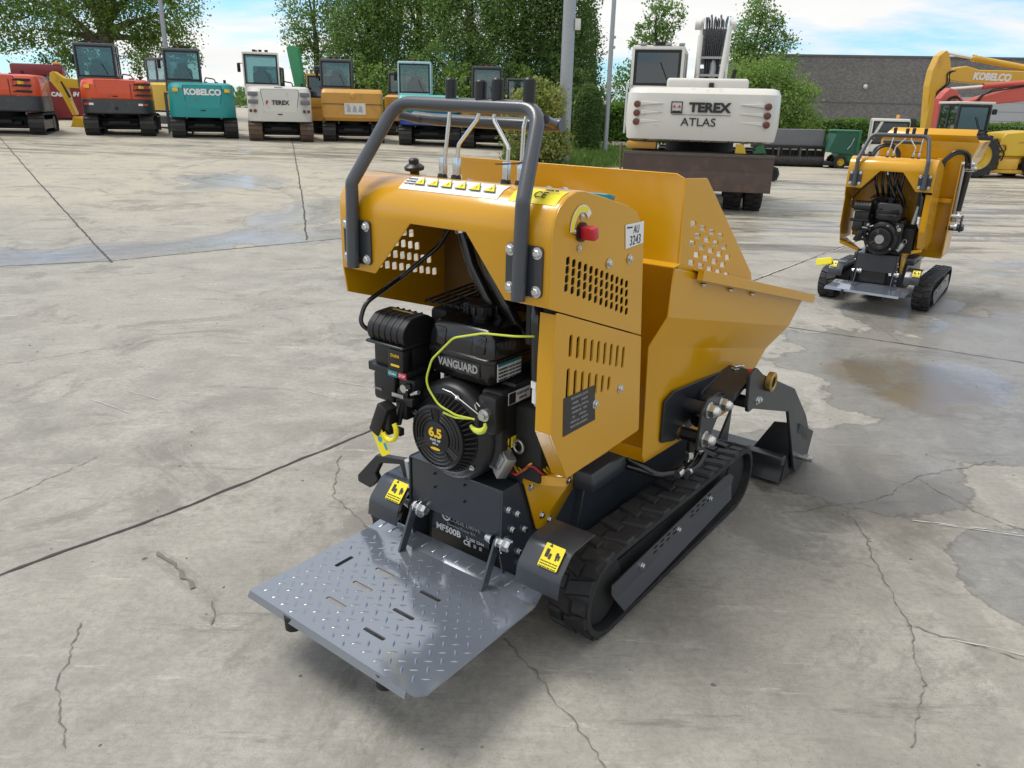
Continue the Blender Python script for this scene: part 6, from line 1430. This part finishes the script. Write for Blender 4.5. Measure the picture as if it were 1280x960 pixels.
# undergrowth right behind the row, flowering bush, topiary, hedges
def shrub(name, label, cat, x, y, blobs, n, size, m, seed, clump=24, spread=.14, inner=.75, flat=.3, group=None):
    t = thing(name, label, cat, (x, y, gz(x, y)), 0, group); b = MB(); rnd = random.Random(seed)
    for k in range(5): q = blobs[k % len(blobs)]; b.tube([(rnd.uniform(-.08, .08), 0, -.05), (q[0] * .4, q[1] * .4, q[2] * .5), (q[0] * .8, q[1] * .8, q[2])], [.04, .03, .012], 6)
    b.build('stem', 'bark', t); leaves('foliage', crown_points(blobs, n, seed, clump, spread, inner), size, m, t, seed, flat); return t
shrub('flowering_bush', 'large pale yellow green bush growing against the thick lamp post', 'bush', .42, 21.3, [(0, 0, .75, .82, .7, .75), (-.15, 0, 1.35, .62, .55, .50), (.3, 0, 1.55, .5, .45, .42), (.35, 0, .5, .6, .6, .5), (.1, 0, 1.95, .22, .2, .2)], 9500, .085, 'bush_leaf', 41, clump=16, spread=.16, inner=.6)
rg = np.random.default_rng(8)
zz = rg.uniform(0.12, 2.12, 9000); rr_ = np.where(zz < 1.2, .50 - .08 * (1.2 - zz), .50 * np.sqrt(np.clip(1 - ((zz - 1.2) / .95) ** 2, 0, 1))); th = rg.uniform(0, 2 * math.pi, 9000); rr_ = rr_ * rg.uniform(.86, 1.03, 9000)
t_ = thing('topiary', 'clipped dark green egg shaped conifer standing on the grass', 'shrub', (2.32, 27.3, gz(2.32, 27.3)))
leaves('foliage', np.c_[rr_ * np.cos(th), rr_ * np.sin(th), zz], .075, 'conifer_leaf', t_, 9, .2); MB().tube([(0, 0, -.05), (0, 0, 1.5)], [.07, .02], 8).build('stem', 'bark', t_)
def hedge(label, p0, p1, w, h, n, seed, m='hedge_leaf'):
    rg = np.random.default_rng(seed); p0 = np.array(p0); p1 = np.array(p1); d = p1 - p0; L_ = np.linalg.norm(d); d = d / L_; nn = np.array([-d[1], d[0]])
    t = thing('hedge', label, 'hedge', (p0[0], p0[1], gz(*p0)))
    u = rg.uniform(0, L_, n); f = rg.random(n); s = np.where(f < .65, -w / 2, rg.uniform(-w / 2, w / 2, n)); z = np.where(f < .65, rg.uniform(0, h, n), h)
    s = s + rg.normal(size=n) * .05; z = z + rg.normal(size=n) * .04 + .05 * np.sin(u * 2.1)
    leaves('foliage', np.c_[u * d[0] + s * nn[0], u * d[1] + s * nn[1], z], .13, m, t, seed, .2)
    a = math.atan2(d[1], d[0])
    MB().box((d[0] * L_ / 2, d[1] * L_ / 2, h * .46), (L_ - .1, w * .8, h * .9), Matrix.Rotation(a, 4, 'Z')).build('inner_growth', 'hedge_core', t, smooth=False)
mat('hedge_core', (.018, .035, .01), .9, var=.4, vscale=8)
hedge('long clipped hedge along the foot of the dark brick hall', (13.2, 41.2), (34, 42.2), .9, 1.38, 16000, 51)
hedge('short clipped hedge behind the grass beside the topiary', (.4, 31.5), (6.2, 31.5), .8, 1.32, 7500, 52)
for i, (x, z, w, m, lab) in enumerate(((-7.9, 1.4, 1.0, 'poplar_leaf', 'leafy green shrub right of the green dipper arm'), (-6.2, 1.9, 1.2, 'willow_leaf', 'leafy green shrub behind the ochre excavator cab'), (-4.5, 2.3, 1.2, 'poplar_leaf', 'leafy green shrub between the ochre and pale blue cabs'), (-2.7, 2.0, 1.2, 'willow_leaf', 'leafy green shrub directly behind the pale blue cab'), (-1.0, 2.5, 1.2, 'poplar_leaf', 'leafy green shrub behind the black cab of the last excavator'), (.7, 2.0, 1.1, 'willow_leaf', 'leafy green shrub behind the flowering bush'), (2.0, 2.2, .9, 'dark_leaf', 'dark green shrub behind the egg shaped conifer'))):
    rr = random.Random(70 + i)
    shrub('leafy_shrub', lab, 'shrub', x, 35.4 + rr.uniform(-.6, .6), [(0, 0, z * .5, w, .8, z * .5), (-w * .6, 0, z * .35, w * .8, .7, z * .4), (w * .6, 0, z * .4, w * .8, .7, z * .42), (rr.uniform(-.5, .5), 0, z * .95, w * .6, .6, z * .3), (rr.uniform(-.8, .8), .2, z * 1.25, w * .4, .4, z * .25)], 4200, .12, m, 80 + i, spread=.2, group='shrubs below the dense trees')
# lawn and its grass
lawn = [(-.4, 21.0), (1.3, 20.6), (3.4, 22.5), (4.6, 26.8), (7.0, 29.5), (7.0, 31.6), (-.4, 31.6)]
pts = fillet(lawn, .3, 4); b = MB(); cx_, cy_ = 3.0, 26.5
b.faces([(cx_, cy_, gz(cx_, cy_) + .02)] + [(p[0], p[1], gz(*p) + .012) for p in pts], [(0, i + 1, (i + 1) % len(pts) + 1) for i in range(len(pts))]); structure(b.build('lawn', 'lawn_soil', smooth=False))
rg = np.random.default_rng(5); G = []
def inside(x, y, poly):
    c = False
    for (x0, y0), (x1, y1) in zip(poly, poly[1:] + poly[:1]):
        if (y0 > y) != (y1 > y) and x < (x1 - x0) * (y - y0) / (y1 - y0) + x0: c = not c
    return c
while len(G) < 16000:
    x, y = rg.uniform(-.4, 7), rg.uniform(20.6, 31.6)
    if inside(x, y, lawn): G.append((x, y, gz(x, y) + .02))
G = np.array(G); n = len(G); me = bpy.data.meshes.new('grass'); hh = rg.uniform(.06, .20, n); w_ = rg.uniform(.012, .03, n); th = rg.uniform(0, 6.28, n); ln = rg.normal(size=(n, 2)) * .05
vv = np.empty((n, 3, 3)); vv[:, 0] = G; vv[:, 1] = G; vv[:, 0, 0] -= np.cos(th) * w_; vv[:, 0, 1] -= np.sin(th) * w_; vv[:, 1, 0] += np.cos(th) * w_; vv[:, 1, 1] += np.sin(th) * w_; vv[:, 2] = G; vv[:, 2, :2] += ln; vv[:, 2, 2] += hh
me.from_pydata(vv.reshape(-1, 3).tolist(), [], np.arange(3 * n).reshape(-1, 3).tolist()); me.materials.append(M_('grass_blade')); o = bpy.data.objects.new('grass', me); COL.objects.link(o); o['kind'] = 'stuff'; o['label'] = 'unmown grass on the verge behind the yard'
# far wood on the skyline behind everything
pts = []
rg = np.random.default_rng(77)
for k in range(170):
    x = rg.uniform(-95, 75); y = 88 + rg.uniform(-6, 8); h = rg.uniform(1.2, 2.6) * (1 if x < 0 else .8); w = rg.uniform(1.5, 3)
    q = rg.normal(size=(110, 3)); q /= np.linalg.norm(q, axis=1)[:, None]
    pts.append(np.array([x, y, h * .55 + .4]) + q * np.array([w, w, h * .6]) * rg.uniform(.5, 1, (110, 1)))
o = leaves('far_wood', np.concatenate(pts), .5, 'dark_leaf', None, 78); o['kind'] = 'stuff'; o['label'] = 'distant line of woodland on the skyline'
# ---------------------------------------------------------------- marks on the yard
J = 'joint_tar'; C = 'crack_dark'
strip('concrete_joint', [(-4.6, -1.2), (-1.9, 2.32), (-1.37, 2.93), (-.69, 3.86), (.9, 5.75), (2.35, 7.75), (7.0, 13.6)], .013, J, .004, seed=1)
strip('concrete_joint', [(-9.5, 4.1), (-5.2, 7.65), (-4.3, 8.05), (-3.8, 8.5), (-2.1, 9.95), (.5, 12.0), (6, 16.5)], .016, J, .004, seed=2)
strip('concrete_joint', [(-22, 33), (-8.6, 14.1), (-4.2, 7.95)], .02, J, .005, seed=3)
strip('concrete_joint', [(-7.6, 27), (-3.63, 13.3), (-2.6, 9.6)], .02, J, .006, seed=4)
strip('concrete_joint', [(2.25, 6.1), (3.0, 5.7), (3.72, 5.26), (7.5, 2.6)], .010, J, .004, seed=5)
strip('concrete_joint', [(2.6, 8.1), (4.9, 10.9), (12, 19.4)], .016, 'scrape_pale', .006, seed=6)
for i, pts in enumerate(([(-1.42, 2.12), (-1.33, 1.86), (-1.17, 1.58)], [(.0, 2.1), (.13, 1.87), (.28, 1.56), (.36, 1.35)], [(1.5, 3.03), (1.45, 2.63), (1.38, 2.22), (1.3, 1.93), (1.12, 1.66)],
                         [(1.2, 2.98), (1.7, 3.15), (1.98, 3.38), (2.5, 3.6)], [(-.84, 3.46), (-.79, 3.05), (-.57, 2.77)], [(1.38, 2.22), (1.7, 2.05)], [(-3.4, 4.6), (-2.6, 5.3), (-2.2, 5.5)], [(-2.6, 5.8), (-1.6, 6.6), (-.6, 7.1)], [(1.98, 3.38), (2.1, 3.0), (2.4, 2.7)], [(-2.9, 2.4), (-2.2, 2.9), (-2.0, 3.4)], [(3.0, 5.7), (3.1, 7.1), (3.5, 8.4)])):
    strip('concrete_crack', pts, .0034, C, .008, .018, .0035, .8, seed=20 + i)
rnd = random.Random(9)
strip('tar_smear', [(-1.35, 2.56), (-1.18, 2.40), (-1.10, 2.32)], .012, C, .008, .02, .0045, .8, seed=41)
strip('tar_smear', [(-1.03, 2.26), (-.99, 2.17), (-.97, 2.11)], .007, C, .006, .02, .0045, .8, seed=42)
b = MB()
for k in range(150):
    x = rnd.uniform(-3.5, 3.5); y = rnd.uniform(1.5, 7.5); r = rnd.uniform(.003, .011)
    vs = [(x + math.cos(a) * r * rnd.uniform(.5, 1.2), y + math.sin(a) * r * rnd.uniform(.5, 1.2), gz(x, y)) for a in (0, 1.2, 2.4, 3.6, 5.0)] + [(x, y, gz(x, y) + r * .6)]
    b.faces(vs, [(0, 1, 5), (1, 2, 5), (2, 3, 5), (3, 4, 5), (4, 0, 5)])
o = b.build('grit', C); o['kind'] = 'stuff'; o['label'] = 'small stones and grit scattered on the concrete'

rnd = random.Random(12)
for i, (x, y, dx, dy) in enumerate(((-2.42, 4.12, .34, -.20), (-2.30, 4.28, .30, -.16), (-1.25, 4.35, .22, -.12), (-1.15, 4.55, .25, -.10), (1.75, 2.95, .55, -.12), (1.85, 2.92, .5, -.14), (1.5, 2.15, .22, -.09))):
    strip('scrape_mark', [(x, y), (x + dx * .5, y + dy * .5 + .006), (x + dx, y + dy)], .0035, 'scrape_pale', .003, .02, .0045, .9, seed=60 + i)
